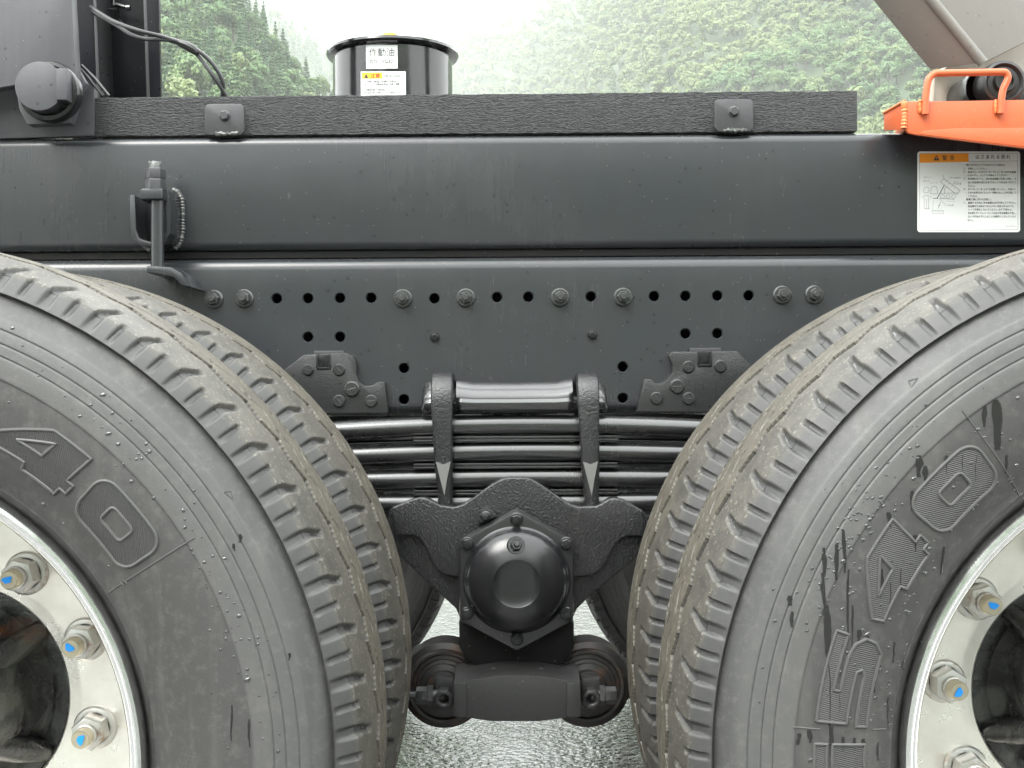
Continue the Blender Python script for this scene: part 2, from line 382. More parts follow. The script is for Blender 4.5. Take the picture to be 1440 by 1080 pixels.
def smooth(me, angle=35):
    me.polygons.foreach_set('use_smooth', np.ones(len(me.polygons), bool))
    me.set_sharp_from_angle(angle=R(angle)); me.update()

def empty(name, loc, parent=None):
    o = bpy.data.objects.new(name, None); C.objects.link(o); o.location = loc; o.empty_display_size = .1
    if parent: o.parent = parent
    return o
def link(name, me, parent=None, keep=True, label=None, kind=None):
    """keep: the mesh is in world coordinates although it hangs under a parent placed elsewhere"""
    o = bpy.data.objects.new(name, me); C.objects.link(o)
    if parent:
        o.parent = parent
        if keep: o.matrix_parent_inverse = world_of(parent).inverted()
    if label: o['label'] = label
    if kind: o['kind'] = kind
    return o
def world_of(o):
    m = Matrix.LocRotScale(o.location, o.rotation_euler, o.scale)
    return m if o.parent is None else world_of(o.parent) @ o.matrix_parent_inverse @ m
def np_mesh(name, verts, faces, mats, angle=None, mi=None):
    """verts (n,3), faces (m,4) or (m,3)"""
    me = bpy.data.meshes.new(name); k = faces.shape[1]
    me.vertices.add(len(verts)); me.vertices.foreach_set('co', np.ascontiguousarray(verts, np.float32).ravel())
    me.loops.add(faces.size); me.loops.foreach_set('vertex_index', np.ascontiguousarray(faces, np.int32).ravel())
    me.polygons.add(len(faces)); me.polygons.foreach_set('loop_start', np.arange(0, faces.size, k, dtype=np.int32))
    me.polygons.foreach_set('loop_total', np.full(len(faces), k, np.int32))
    for m in mats: me.materials.append(M[m])
    if mi is not None: me.polygons.foreach_set('material_index', mi.astype(np.int32))
    me.update(calc_edges=True); me.validate()
    if angle: smooth(me, angle)
    return me
def arc(cx, cz, r, a0, a1, n):
    return [(cx + r * math.cos(R(a0 + (a1 - a0) * i / n)), cz + r * math.sin(R(a0 + (a1 - a0) * i / n))) for i in range(n + 1)]
def rrect(x0, x1, z0, z1, r, n=5):
    return arc(x1 - r, z1 - r, r, 0, 90, n) + arc(x0 + r, z1 - r, r, 90, 180, n) + arc(x0 + r, z0 + r, r, 180, 270, n) + arc(x1 - r, z0 + r, r, 270, 360, n)
def tag(o, label, cat, group=None, kind=None):
    o['label'] = label; o['category'] = cat
    if group: o['group'] = group
    if kind: o['kind'] = kind
    return o

# ================================================================== THE SETTING
# ground: one sheet to the horizon
g = MB(); S_ = 2350.0
xs = [-S_, -60, -8, 8, 60, S_]; ys = [-950, -60, -6, 10, 60, S_]
v = [(x, y, 0) for y in ys for x in xs]; f = [(j * 6 + i, j * 6 + i + 1, (j + 1) * 6 + i + 1, (j + 1) * 6 + i) for j in range(5) for i in range(5)]
g.add(v, f); gr = link('ground', g.mesh('ground', 'asphalt')); gr['kind'] = 'structure'

# hills: each a slope that climbs from its foot to its skyline
def lerp(tab, x):
    a = np.array(tab, float); return np.interp(x, a[:, 0], a[:, 1])
HILLS = {
 'near':  dict(x=(-700, 560), sky=[(-700, -150), (-200, -120), (100, -70), (200, -30), (300, 0), (335, 16), (360, 46), (385, 84), (420, 122), (450, 146), (500, 185), (560, 240)],
               d0=[(-700, 130), (560, 170)], d1=[(-700, 420), (560, 430)], spacing=6.0, size=1.08),
 'spur':  dict(x=(120, 700), sky=[(120, -60), (330, -16), (380, 10), (430, 46), (480, 80), (520, 108), (560, 135), (700, 240)],
               d0=[(120, 750), (700, 800)], d1=[(120, 1350), (700, 1600)], spacing=15, size=1.9),
 'far':   dict(x=(380, 2200), sky=[(380, 170), (480, 118), (560, 84), (640, 50), (690, 52), (740, 36), (790, 10), (850, -22), (950, -60), (1200, -75), (1500, -80), (2200, -60)],
               d0=[(380, 1100), (700, 1000), (850, 520), (1000, 330), (1440, 240), (2200, 240)], d1=[(380, 1950), (640, 1850), (790, 1500), (850, 1250), (950, 1000), (1200, 780), (1440, 680), (2200, 640)], spacing=8.0, size=1.2),
}
def hill_point(h, x, t):
    d0, d1, y = lerp(h['d0'], x), lerp(h['d1'], x), lerp(h['sky'], x)
    tt = np.clip(t, 0, 1.0); D = d0 + (d1 - d0) * t
    H = np.maximum(d1 * (CY - y) / F_PX + CAM_H, 4)
    z = H * (0.86 * tt + 0.14 * tt ** 2) * np.where(t > 1, 1 - (t - 1) * .6, 1)
    az = (x - CX) / F_PX
    wob = 7 * np.sin(x * .021 + D * .017) * np.sin(D * .033 + 1.3) * np.minimum(1, (1 - np.abs(2 * tt - 1)) * 2)
    return np.stack([az * D, D, np.maximum(z + wob * np.clip(tt * 4, 0, 1), -.5)], -1)
NAMES = {'near': 'hillside', 'spur': 'hillside', 'far': 'hillside'}
for key, h in HILLS.items():
    X = np.arange(h['x'][0], h['x'][1] + 1, 20.0); T = np.concatenate([np.linspace(0, 1, 30), [1.15, 1.5]])
    P = hill_point(h, X[None, :].repeat(len(T), 0), T[:, None].repeat(len(X), 1))
    P[-1, :, 2] = -.5; n, m_ = len(T), len(X)
    idx = np.arange(n * m_).reshape(n, m_)
    fc = np.stack([idx[:-1, :-1], idx[:-1, 1:], idx[1:, 1:], idx[1:, :-1]], -1).reshape(-1, 4)
    o = link(NAMES[key], np_mesh('hillside', P.reshape(-1, 3), fc, ['hill'], 60)); o['kind'] = 'structure'

# the other side of the valley, behind the camera (seen only as reflections in the paint)
X = np.linspace(-900, 900, 60); T = np.linspace(0, 1, 14)
P = np.zeros((14, 60, 3)); P[..., 0] = X[None]; P[..., 1] = -(230 + T[:, None] * 260) + 40 * np.cos(X / 260.)[None]
P[..., 2] = T[:, None] * (150 + 25 * np.sin(X / 130.) + 14 * np.sin(X / 47. + 1))[None] - .5
idx = np.arange(14 * 60).reshape(14, 60)
o = link('hillside', np_mesh('hillside', P.reshape(-1, 3), np.stack([idx[:-1, :-1], idx[:-1, 1:], idx[1:, 1:], idx[1:, :-1]], -1).reshape(-1, 4), ['hill'], 60)); o['kind'] = 'structure'

# trees
def quads(cent, nrm, size, rngl, asp=1.0):
    n = len(cent); nrm = nrm / np.maximum(np.linalg.norm(nrm, axis=1, keepdims=True), 1e-6)
    a = np.cross(nrm, rngl.normal(size=(n, 3))); a /= np.maximum(np.linalg.norm(a, axis=1, keepdims=True), 1e-6)
    b = np.cross(nrm, a); s = size[:, None]
    v = np.stack([cent - a * s, cent - b * s * asp + a * s * .15, cent + a * s, cent + b * s * asp - a * s * .1], 1)
    return v.reshape(-1, 3), np.arange(4 * n).reshape(n, 4)
def broad_crown(seed, nq):
    g_ = np.random.default_rng(seed); nl = 22
    u = g_.normal(size=(nl, 3)); u /= np.linalg.norm(u, axis=1, keepdims=True); u[:, 2] = np.abs(u[:, 2]) * 1.25 - .55
    lc = u * np.array([2.9, 2.9, 2.9]) * g_.uniform(.65, 1.08, (nl, 1)); lc[:, 2] += 6.6; lr = g_.uniform(1.0, 1.75, nl)
    k = g_.integers(0, nl, nq); d = g_.normal(size=(nq, 3)); d /= np.linalg.norm(d, axis=1, keepdims=True)
    d[:, 2] = np.where(d[:, 2] < -.35, -d[:, 2], d[:, 2])
    c = lc[k] + d * lr[k][:, None] * g_.uniform(.75, 1.1, (nq, 1)) * np.array([1, 1, .8])
    return quads(c, d + g_.normal(size=(nq, 3)) * .28, g_.uniform(.5, 1.0, nq) * (14.0 / nq ** .5), g_)
def cone_crown(seed, nq):
    g_ = np.random.default_rng(seed); t = g_.uniform(0, 1, nq) ** .8; nb = 15
    lay = np.floor(t * nb) / nb; t = lay + (t - lay) * .55
    rad = (1 - t) ** .85 * 2.3 * g_.uniform(.35, 1.06, nq) * (1 + .22 * np.sin(lay * 57 + seed))
    a = g_.uniform(0, 2 * np.pi, nq); a = np.round(a * 9 / 6.283 + lay * 3.1) * 6.283 / 9 - lay * 3 + g_.normal(size=nq) * .16
    c = np.stack([rad * np.cos(a), rad * np.sin(a), 2.2 + t * 11.0 - rad * .32], -1)
    nr = np.stack([np.cos(a) * .6, np.sin(a) * .6, np.full(nq, .9)], -1) + g_.normal(size=(nq, 3)) * .35
    return quads(c, nr, g_.uniform(.22, .55, nq) * (24 / nq ** .5) * (1.15 - .55 * t), g_, .8)
def trunk_mesh(h, r, seed, limbs):
    g_ = random.Random(seed); m = MB()
    m.tube([(0, 0, -1.2), (g_.uniform(-.1, .1), 0, h * .4), (g_.uniform(-.25, .25), g_.uniform(-.2, .2), h * .75), (g_.uniform(-.2, .2), 0, h)], [r, r * .8, r * .5, r * .12], 7)
    for i in range(limbs):
        a = g_.uniform(0, 6.28); z = h * g_.uniform(.38, .7); l = g_.uniform(1.6, 2.6)
        m.tube([(0, 0, z), (math.cos(a) * l * .5, math.sin(a) * l * .5, z + l * .45), (math.cos(a) * l, math.sin(a) * l, z + l * .8)], [r * .4, r * .25, r * .08], 5)
    return m.mesh('trunk', 'bark')
BROAD = [np_mesh('crown', *broad_crown(s, 1700), ['leaf']) for s in range(6)]
CONE = [np_mesh('crown', *cone_crown(s, 1300), ['needle']) for s in range(4)]
BTR = [trunk_mesh(8.2, .22, s, 5) for s in range(2)]; CTR = [trunk_mesh(13.0, .2, s, 0) for s in range(2)]
def img_of(P):
    return CX + P[..., 0] / P[..., 1] * F_PX, CY - (P[..., 2] - CAM_H) / P[..., 1] * F_PX
spots = []      # (distance, hill, point, conifer, random, random)
for key, h in HILLS.items():
    g_ = np.random.default_rng({'near': 3, 'spur': 4, 'far': 5}[key])
    lo, hi = max(h['x'][0], 60), min(h['x'][1], 1500); x = lo
    while x < hi:                              # columns across the slope, each filled from foot to crest
        d0, d1 = float(lerp(h['d0'], x)), float(lerp(h['d1'], x)); t = .25; big = 1.0
        dm = d0 + .7 * (d1 - d0); big = max(1.0, dm / 700.0) ** .75 if key == 'far' else 1.0
        sp = h['spacing'] * big
        while t < 1.0:
            D = d0 + t * (d1 - d0); xx = x + g_.normal() * .35 * sp * F_PX / D; tt = min(1.0, t + g_.normal() * .25 * sp / (d1 - d0))
            P = hill_point(h, np.array(xx), np.array(tt)); px_, py_ = img_of(P + np.array([0, 0, 8.0]))
            keepf = min(1.0, (D / dm) ** 1.0)
            if -60 < py_ < (215 if key == 'far' else 165) and g_.random() < keepf:
                con = g_.random() < {'near': .48, 'spur': .8, 'far': .04}[key]
                spots.append((P[1], key, P, con, g_.random(), g_.random(), h['size'] * big))
            t += sp * g_.uniform(.85, 1.15) / (d1 - d0)
        x += sp * F_PX / dm
spots.sort(key=lambda s: s[0])
n_single = {('near', True): 130, ('near', False): 130, ('spur', True): 25, ('far', False): 160, ('far', True): 6}
LAB = {('near', True): ('cedar_tree', 'pointed green cedar in the clear wood behind the black post', 'cedars on the left hillside'),
       ('near', False): ('broadleaf_tree', 'round leafy tree in the clear wood behind the black post', 'broadleaf trees on the left hillside'),
       ('spur', True): ('cedar_tree', 'pale pointed cedar on the misty spur left of the oil tank', 'cedars on the misty spur'),
       ('far', False): ('broadleaf_tree', 'round leafy tree on the hazy hillside right of the oil tank', 'broadleaf trees on the right hillside'),
       ('far', True): ('cedar_tree', 'pointed cedar among leafy trees on the hazy right hillside', 'cedars on the right hillside')}
count = {}; rest = []
def in_view(s):
    x_, y_ = img_of(s[2] + np.array([0, 0, 9.5 * s[6]]))
    if not (226 < x_ < 1312 and -6 < y_): return False
    if 465 < x_ < 640 and y_ > 48: return False          # behind the tank
    return y_ < (172 if 1208 < x_ < 1250 else 122)       # above the beam, or in the gap beside it
for s in spots:
    k = (s[1], s[3])
    if not in_view(s): rest.append(s); continue
    count[k] = count.get(k, 0) + 1
    if count[k] > n_single.get(k, 0): rest.append(s); continue
    sc = (.75 + .5 * s[4]) * s[6]
    nm, lb, gp = LAB[k]
    px_, py_ = img_of(s[2] + np.array([0, 0, 8.0]))
    hi_ = 'near the skyline' if py_ < 30 else 'halfway up the slope' if py_ < 85 else 'just above the timber beam'
    if s[1] == 'near': wh = 'beside the black post' if px_ < 270 else 'behind the hanging cable' if px_ < 330 else 'between cable and oil tank'
    elif s[1] == 'spur': wh = 'left of the oil tank' if px_ < 460 else 'behind the oil tank'
    else: wh = 'above the middle of the beam' if px_ < 900 else 'left of the right beam clip' if px_ < 1005 else 'over the right beam clip' if px_ < 1070 else 'over the right end of the beam' if px_ < 1206 else 'beside the orange guard'
    lb = {'near': {True: 'pointed green cedar ', False: 'round leafy tree '}, 'spur': {True: 'pale misty cedar ', False: 'pale misty tree '}, 'far': {True: 'hazy pointed cedar ', False: 'hazy round leafy tree '}}[s[1]][bool(s[3])] + hi_ + ', ' + wh
    e = empty(nm, tuple(s[2])); e.rotation_euler = (0, 0, s[5] * 6.28); e.scale = (sc, sc, sc * (.9 + .25 * s[5]) * (1.15 if s[3] else 1.0))
    tag(e, lb, 'tree', gp)
    i = int(s[4] * 997)
    link('crown', (CONE if s[3] else BROAD)[i % (4 if s[3] else 6)], e, keep=False)
    link('trunk', (CTR if s[3] else BTR)[i % 2], e, keep=False)
LOWB = [broad_crown(100 + i, 800) for i in range(5)]; LOWC = [cone_crown(100 + i, 600) for i in range(4)]
vv, ff, mm, off = [], [], [], 0
for s in rest:
    v_, f_ = (LOWC if s[3] else LOWB)[int(s[4] * 997) % (4 if s[3] else 5)]
    sc = (.75 + .5 * s[4]) * s[6]; a = s[5] * 6.28
    rot = np.array([[math.cos(a), -math.sin(a), 0], [math.sin(a), math.cos(a), 0], [0, 0, .9 + .25 * s[5]]])
    vv.append(v_ @ rot.T * sc + s[2]); ff.append(f_ + off); mm.append(np.full(len(f_), 1 if s[3] else 0)); off += len(v_)
o = link('forest', np_mesh('forest', np.concatenate(vv), np.concatenate(ff), ['leaf', 'needle'], None, np.concatenate(mm)))
o['kind'] = 'stuff'; o['label'] = 'far misty forest covering the hillsides beyond the single trees'; o['category'] = 'forest'
print('trees', sum(len(f_) for f_ in ff), len(spots), 'single', len(spots) - len(rest))

# the rain haze that fills the valley
hz = MB(); hz.box(-2450, 2450, -1000, 2500, -1.5, 640)
hm = bpy.data.materials.new('rain_haze'); hm.use_nodes = True; t = hm.node_tree; t.nodes.clear()
ho = t.nodes.new('ShaderNodeOutputMaterial'); pv = t.nodes.new('ShaderNodeVolumePrincipled')
pv.inputs['Color'].default_value = (.97, .99, .98, 1); pv.inputs['Density'].default_value = .00023; pv.inputs['Anisotropy'].default_value = 0.0
t.links.new(pv.outputs[0], ho.inputs['Volume'])
M['haze'] = hm
hzo = link('haze', hz.mesh('haze', 'haze')); hzo['kind'] = 'stuff'; hzo['label'] = 'pale rain haze filling the valley'; hzo['category'] = 'haze'

# ================================================================== THE TRUCK
truck = tag(empty('dump_truck', (MID_X, MID_Y, 0)), 'black dump truck chassis with tandem rear wheels on wet asphalt', 'truck')

D_RAIL = 1.89
def channel(z0, z1, yf, dep, th, r, n=6):
    """outline (y,z) of a pressed C section, web towards -Y, rounded outer bends"""
    o_ = arc(yf + r, z1 - r, r, 90, 180, n) + arc(yf + r, z0 + r, r, 180, 270, n)
    ri = max(r - th, .002)
    i_ = arc(yf + r, z0 + r, ri, 270, 180, n) + arc(yf + r, z1 - r, ri, 180, 90, n)
    return [(yf + dep, z1)] + o_ + [(yf + dep, z0), (yf + dep, z0 + th)] + i_ + [(yf + dep, z1 - th)]
zs = lambda y, d=D_RAIL: W(720, y, d).z
SUB_T, SUB_B, FR_T, FR_B = zs(189), zs(350), zs(360), zs(584)
X_A, X_B = -2.7, 2.3

# ---- main frame rail with its punched holes
def rail(name, z0, z1, r, parent, holes=None, side=0):
    m = MB(); m.prism_x(channel(z0, z1, D_RAIL, .085, .009, r), X_A, X_B)
    me = m.mesh(name, 'rail', angle=50)
    if holes:
        cu = MB()
        for (x, y, rad) in holes:
            p = W(x, y, D_RAIL); cu.lathe([(rad + .0020, -.02), (rad + .0020, -.0005), (rad, .0022), (rad, .03)], (p.x, D_RAIL, p.z), 'Y', 24, close=True)
        cm = cu.mesh('cut', 'rail'); oc = bpy.data.objects.new('cut', cm); C.objects.link(oc)
        ob = bpy.data.objects.new('tmp', me); C.objects.link(ob)
        md = ob.modifiers.new('b', 'BOOLEAN'); md.operation = 'DIFFERENCE'; md.object = oc; md.solver = 'EXACT'
        bpy.context.view_layer.update()
        me2 = bpy.data.meshes.new_from_object(ob.evaluated_get(bpy.context.evaluated_depsgraph_get()))
        bpy.data.objects.remove(ob); bpy.data.objects.remove(oc); me = me2; me.name = name
        smooth(me, 30)
    return link(name, me, parent)
row1 = [389, 433, 478, 522, 611, 699, 743, 831, 920, 964, 1009, 1053]
H_ = [(x, 420 - (x - 390) * .0062, .0076) for x in row1]
H_ += [(x, y, .0076) for x, y in ((433, 474), (478, 474), (964, 469.5), (1009, 469), (568, 518), (568, 562), (876, 516), (876, 560))]
H_[4] = (611, 420, .0076)
H_b = [(x + .0, y + (x - 720) * .0066 * 0, r) for x, y, r in H_]
frame = rail('frame_rail', FR_B, FR_T, .020, truck, H_b)
subf = rail('subframe_rail', SUB_B, SUB_T, .015, truck)
m = MB(); m.prism_x(channel(FR_B + .012, FR_T - .012, D_RAIL + .060, .05, .008, .012), X_A, X_B)
link('added_liner', m.mesh('added_liner', 'underbody'), frame)  # black channel added behind the web to make the punched holes dark
m = MB(); m.prism_x(channel(SUB_B + .012, SUB_T - .012, D_RAIL + .055, .05, .006, .012), X_A, X_B)
link('added_liner', m.mesh('added_liner', 'underbody'), subf)
# a packing strip between the two rails, set back in the joint
m = MB(); m.box(X_A, X_B, D_RAIL + .012, D_RAIL + .08, FR_T + .0005, SUB_B - .0005)
link('packing_strip', m.mesh('packing_strip', 'underbody'), frame)

# ---- bolts (hex flange bolts that face the camera)
def bolt_mesh(name, rw, rh, hh, mats='bolt', tip=True, seg=28, wh=.004, tr=None):
    m = MB(); m.lathe([(0, -wh), (rw * .86, -wh), (rw, -wh * .45), (rw, 0)], (0, 0, 0), 'Y', seg)
    m.lathe([(0, -wh - hh), (rh * .84, -wh - hh), (rh, -wh - hh * .8), (rh, -wh + .0005)], (0, 0, 0), 'Y', 6, rot=.3)
    if tip:
        q = tr or rh * .52; m.lathe([(0, -wh - hh - .006), (q * .8, -wh - hh - .006), (q, -wh - hh - .0045), (q, -wh - hh + .001)], (0, 0, 0), 'Y', 18)
    return m.mesh(name, mats, angle=30)
FB = bolt_mesh('flange_bolt', .0150, .0103, .009)
def place(name, me, x, y, d, parent, rot=0.0, scale=1.0):
    o = link(name, me, parent); p = W(x, y, d); o.location = p; o.rotation_euler = (0, rot, 0); o.scale = (scale,) * 3
    return o
for i, (x, y) in enumerate([(301, 421), (343.5, 420), (566.5, 420), (655, 419), (787.5, 418.5), (876, 418), (1100, 415), (1145, 414.5)]):
    place('flange_bolt', FB, x, y, D_RAIL - .0003, frame, rot=i * .7)
SB = bolt_mesh('screw', .0078, .0056, .003, 'black', tip=False, wh=.003)
for x, y in ((611.5, 474), (833, 471)): place('screw', SB, x, y, D_RAIL - .0003, frame)
# far-side frame rail: the pair of the near one
def mirror_copy(o, parent):
    c = o.copy(); C.objects.link(c); c.parent = parent; c.matrix_parent_inverse = world_of(parent).inverted()
    mm_ = Matrix.Translation((0, 2 * MID_Y, 0)) @ Matrix.Scale(-1, 4, (0, 1, 0))
    c.matrix_basis = mm_ @ o.matrix_basis; return c
for o in (frame, subf): mirror_copy(o, truck)
for x in (-1.9, -.95, .02, 1.0, 1.9):
    m = MB(); m.prism_x(channel(FR_B + .02, FR_T - .03, 0, .07, .007, .01), 0, 1)
    mm2 = MB(); mm2.box(x - .04, x + .04, D_RAIL + .03, 2 * MID_Y - D_RAIL - .03, FR_B + .03, FR_T - .03)
    link('crossmember', mm2.mesh('crossmember', 'underbody', .006), truck)

# ---- riveted gusset castings
def gusset(outline, rivets, slot, slit):
    d = D_RAIL - .017
    pl = XZ(outline, d); m = MB(); m.prism(pl, d, D_RAIL - .0008)
    me = m.mesh('gusset', 'gusset', .0022); gs = link('gusset', me, truck)
    p = W(slot[0], slot[1], d); m = MB()
    for dx in (-.011, .008): m.box(p.x + dx, p.x + dx + .003, d - .0025, d + .001, p.z - .012, p.z + .009)
    m.box(p.x - .011, p.x + .011, d - .0025, d + .001, p.z - .015, p.z - .012)
    m.box(p.x - .0075, p.x + .0075, d - .0010, d + .001, p.z - .012, p.z + .0085)
    link('slot_lug', m.mesh('slot_lug', 'black', .0008), gs)
    x0, x1 = slit; q = W((x0 + x1) / 2, slot[1] - 10, d)
    m = MB(); m.box(W(x0, 0, d).x, W(x1, 0, d).x, d + .003, D_RAIL - .001, q.z - .003, q.z + .003)
    link('edge_strip', m.mesh('edge_strip', 'bracket', .0008), gs)
    for (x, y, r) in rivets:
        m = MB(); rr = K(r, d); m.lathe([(0, -.0052), (rr * .82, -.005), (rr, -.003), (rr, .0)], (0, 0, 0), 'Y', 24)
        a = random.uniform(-1, 1); c_, s_ = math.cos(a), math.sin(a); L = rr * .55
        m.tube([(-c_ * L, -.0052, -s_ * L), (c_ * L, -.0052, s_ * L)], .0006, 5)
        o = link('rivet', m.mesh('rivet', 'gusset'), gs); o.location = W(x, y, d + .0006)
gusset([(400, 520), (418, 506), (427, 499), (486, 496), (496, 500), (501, 510), (501, 526), (505, 537), (513, 543), (524, 542), (531, 537), (541, 537), (546, 581), (400, 581)],
       [(433, 520, 8), (477, 520, 8.5), (495, 547, 11), (477, 564, 9), (522, 564, 9)], (455, 506), (438, 480))
gusset([(895, 579), (905.5, 533), (915, 533), (921, 539), (929, 539.5), (938, 534), (945, 524), (946, 514), (942, 505), (940, 500), (945.5, 494.5), (1036, 493.5), (1040, 497), (1062, 520), (1062, 579)],
       [(968, 516, 9), (1013, 515, 9), (952, 543.5, 10.5), (923, 560, 9), (968, 560.5, 9)], (991, 502), (967, 1011))

# ---- black timber on top of the subframe, held by two clips
D_WOOD = D_RAIL + .006
wood = MB(); pl = XZ([(133, 137), (1206, 127), (1206, 184.5), (133, 191.5)], D_WOOD)
nseg = 60; top = []; bot = []
for i in range(nseg + 1):
    f_ = i / nseg; jit = lambda s: math.sin(i * 2.3 * s) * .0005 + random.uniform(-.0004, .0004)
    top.append((pl[0][0] + (pl[1][0] - pl[0][0]) * f_, pl[0][1] + (pl[1][1] - pl[0][1]) * f_ + jit(1)))
    bot.append((pl[3][0] + (pl[2][0] - pl[3][0]) * f_, max(SUB_T + .0012, pl[3][1] + (pl[2][1] - pl[3][1]) * f_ + jit(1.3))))
wood.prism(top + bot[::-1], D_WOOD, D_WOOD + .085)
timber_o = link('timber_beam', wood.mesh('timber_beam', 'timber', .0025), truck)
for (cx, cy, x0, x1, y0, y1) in ((316, 163, 288, 343.5, 146, 189), (1032, 157, 1005, 1059.5, 139, 182)):
    d = D_WOOD - .010; a, b_ = W(x0, y1, d), W(x1, y0, d); m = MB()
    zb = SUB_T + .0015
    pts = arc(b_.x - .008, b_.z - .008, .008, 0, 90, 5) + arc(a.x + .008, b_.z - .008, .008, 90, 180, 5) + [(a.x, zb + .006), (a.x + .006, zb), (b_.x - .006, zb), (b_.x, zb + .006)]
    m.prism(pts, d, d + .006)
    m.box(a.x + .004, b_.x - .004, d + .004, d + .012, zb, zb + .010)
    br = link('clip_plate', m.mesh('clip_plate', 'bracket', .0014), timber_o)
    hb = bolt_mesh('clip_bolt', .0088, .0075, .005, 'bracket', tip=False, wh=.002)
    o = link('clip_bolt', hb, timber_o); o.location = W(cx, cy, d - .0002)
    wd = MB(); q = W((x0 + x1) / 2 + 2, y1, d - .004)
    wd.tube([(q.x + t_ * .0022, q.y + .004 + random.uniform(-.001, .001), zb + .0005 + random.uniform(0, .002)) for t_ in range(-9, 10)], [.001] + [random.uniform(.0022, .0042) for _ in range(17)] + [.001], 8)
    link('weld', wd.mesh('weld', 'weld'), timber_o)

# ---- oil tank
TK = W(552.5, 110, MID_Y); TR = K(83.5, MID_Y); zr = W(552, 78, MID_Y).z
tank = MB(); tank.lathe([(TR, -.40), (TR, zr - TK.z - .006)], TK, 'Z', 96)
tank.lathe([(TR - .001, zr - TK.z - .010), (TR + .004, zr - TK.z - .0085), (TR + .010, zr - TK.z - .0065), (TR + .0125, zr - TK.z - .002), (TR + .0115, zr - TK.z + .003), (TR + .006, zr - TK.z + .004), (TR * .95, zr - TK.z + .002), (0, zr - TK.z + .006)], TK, 'Z', 96)
tank_o = link('oil_tank', tank.mesh('oil_tank', 'tank', angle=40), truck)
cp = MB(); q = (TK.x - .002, TK.y + .02, zr + .004)
cp.lathe([(.018, 0), (.018, .010), (.0165, .013), (.012, .0145), (0, .015)], q, 'Z', 32)
dC = TK.y - TR + .034; qc = W(548, 47, dC)
cp.lathe([(.0150, -.030), (.0150, -.006), (.0135, -.002), (.010, -.0005), (0, 0)], qc, 'Z', 28)
link('filler_cap', cp.mesh('filler_cap', 'cap_yellow'), tank_o)
m = MB()
m.box(TK.x - .12, TK.x + .12, TK.y - .12, TK.y + .12, FR_T - .08, TK.z - .39); link('tank_base', m.mesh('tank_base', 'underbody', .005), tank_o)

# ---- text as flat print
def text_pts(body, size, align='LEFT', bold=0.0):
    cu = bpy.data.curves.new('t', 'FONT'); cu.body = body; cu.size = size; cu.align_x = align; cu.align_y = 'BOTTOM_BASELINE'; cu.resolution_u = 2; cu.offset = bold
    ob = bpy.data.objects.new('t', cu); C.objects.link(ob); bpy.context.view_layer.update()
    me = bpy.data.meshes.new_from_object(ob.evaluated_get(bpy.context.evaluated_depsgraph_get()))
    v = np.array([p.co[:] for p in me.vertices]) if len(me.vertices) else np.zeros((0, 3)); f_ = [tuple(p.vertices) for p in me.polygons]
    bpy.data.objects.remove(ob); bpy.data.curves.remove(cu); bpy.data.meshes.remove(me); return v, f_
def text_fit(body, x0, x1, z, h, bold=0.0):
    """glyphs squeezed to fill x0..x1, height h above the line z; returns (u,w) points"""
    v, f_ = text_pts(body, 1.0, 'LEFT', bold)
    if not len(v): return v, f_
    w = v[:, 0].max() - v[:, 0].min(); hh = max(v[:, 1].max() - v[:, 1].min(), .3)
    u = x0 + (v[:, 0] - v[:, 0].min()) * (x1 - x0) / w; q = z + (v[:, 1] - v[:, 1].min()) * h / hh
    return np.stack([u, q], -1), f_
class Flat(MB):
    """collects flat shapes in a (u,w) plane; fn maps (u, w, lift) to the surface"""
    def __init__(s, fn): super().__init__(); s.fn = fn
    def poly(s, pts, lift, mi): s.add([s.fn(u, w, lift) for u, w in pts], [tuple(range(len(pts)))], mi)
    def text(s, body, x0, x1, z, h, lift, mi, bold=0.0):
        p, f_ = text_fit(body, x0, x1, z, h, bold); s.add([s.fn(u, w, lift) for u, w in p], f_, mi)
    def line(s, a, b, wd, lift, mi):
        a, b = Vector(a), Vector(b); n = (b - a).normalized(); n = Vector((-n.y, n.x)) * wd / 2
        s.poly([a + n, a - n, b - n, b + n], lift, mi)
    def strip(s, u0, u1, w0, w1, lift, mi, n=12):
        for i in range(n):
            a = u0 + (u1 - u0) * i / n; b = u0 + (u1 - u0) * (i + 1) / n
            s.poly([(a, w0), (b, w0), (b, w1), (a, w1)], lift, mi)
# tank stickers, in photo pixels, laid round the cylinder
def tank_fn(u, w, lift):
    X = (u - 552.5) * MID_Y / F_PX * (1 - TR / MID_Y * .93); a = math.asin(max(-1, min(1, X / TR)))
    d = MID_Y - TR * math.cos(a); r = TR + .0006 + lift
    return (TK.x + r * math.sin(a), MID_Y - r * math.cos(a), W(552.5, w, d).z)
s = Flat(tank_fn); s.strip(523, 567.5, 96.5, 63.5, 0, 0)
s.text('作動油', 527.5, 563, 79.5, -11.5, .0004, 1); s.text('ISO   VG32', 529, 561, 89, -5, .0004, 1, .008); s.text('RC-0010-25', 551, 566, 95.2, -2, .0004, 2)
link('name_sticker', s.mesh('name_sticker', ['sticker', 'ink', 'ink_grey'], recalc=False), tank_o)
s = Flat(tank_fn); s.strip(515, 578.5, 136, 100.5, 0, 0)
s.strip(517, 546, 110.5, 102, .0003, 3, 6)
s.poly([(520, 109.8), (526.5, 109.8), (523.2, 103.4)], .0006, 1); s.text('注意', 529, 543, 109.6, -6.6, .0006, 4, .01)
s.text('作動油の取扱い', 547.5, 574, 109, -4.6, .0004, 2)
for i, (tx, e) in enumerate([('1. 点検、給油口を開ける時は、', 567), ('ゆっくりと、作動油の噴出に注意し 調整', 570), ('してください。', 538), ('2.作動油を混合する事は禁止です。', 556), ('他の油を使用する場合はメーカーに問合せください', 573)]):
    s.text(tx, 521, e, 116.2 + i * 3.9, -3.1, .0004, 1, .012)
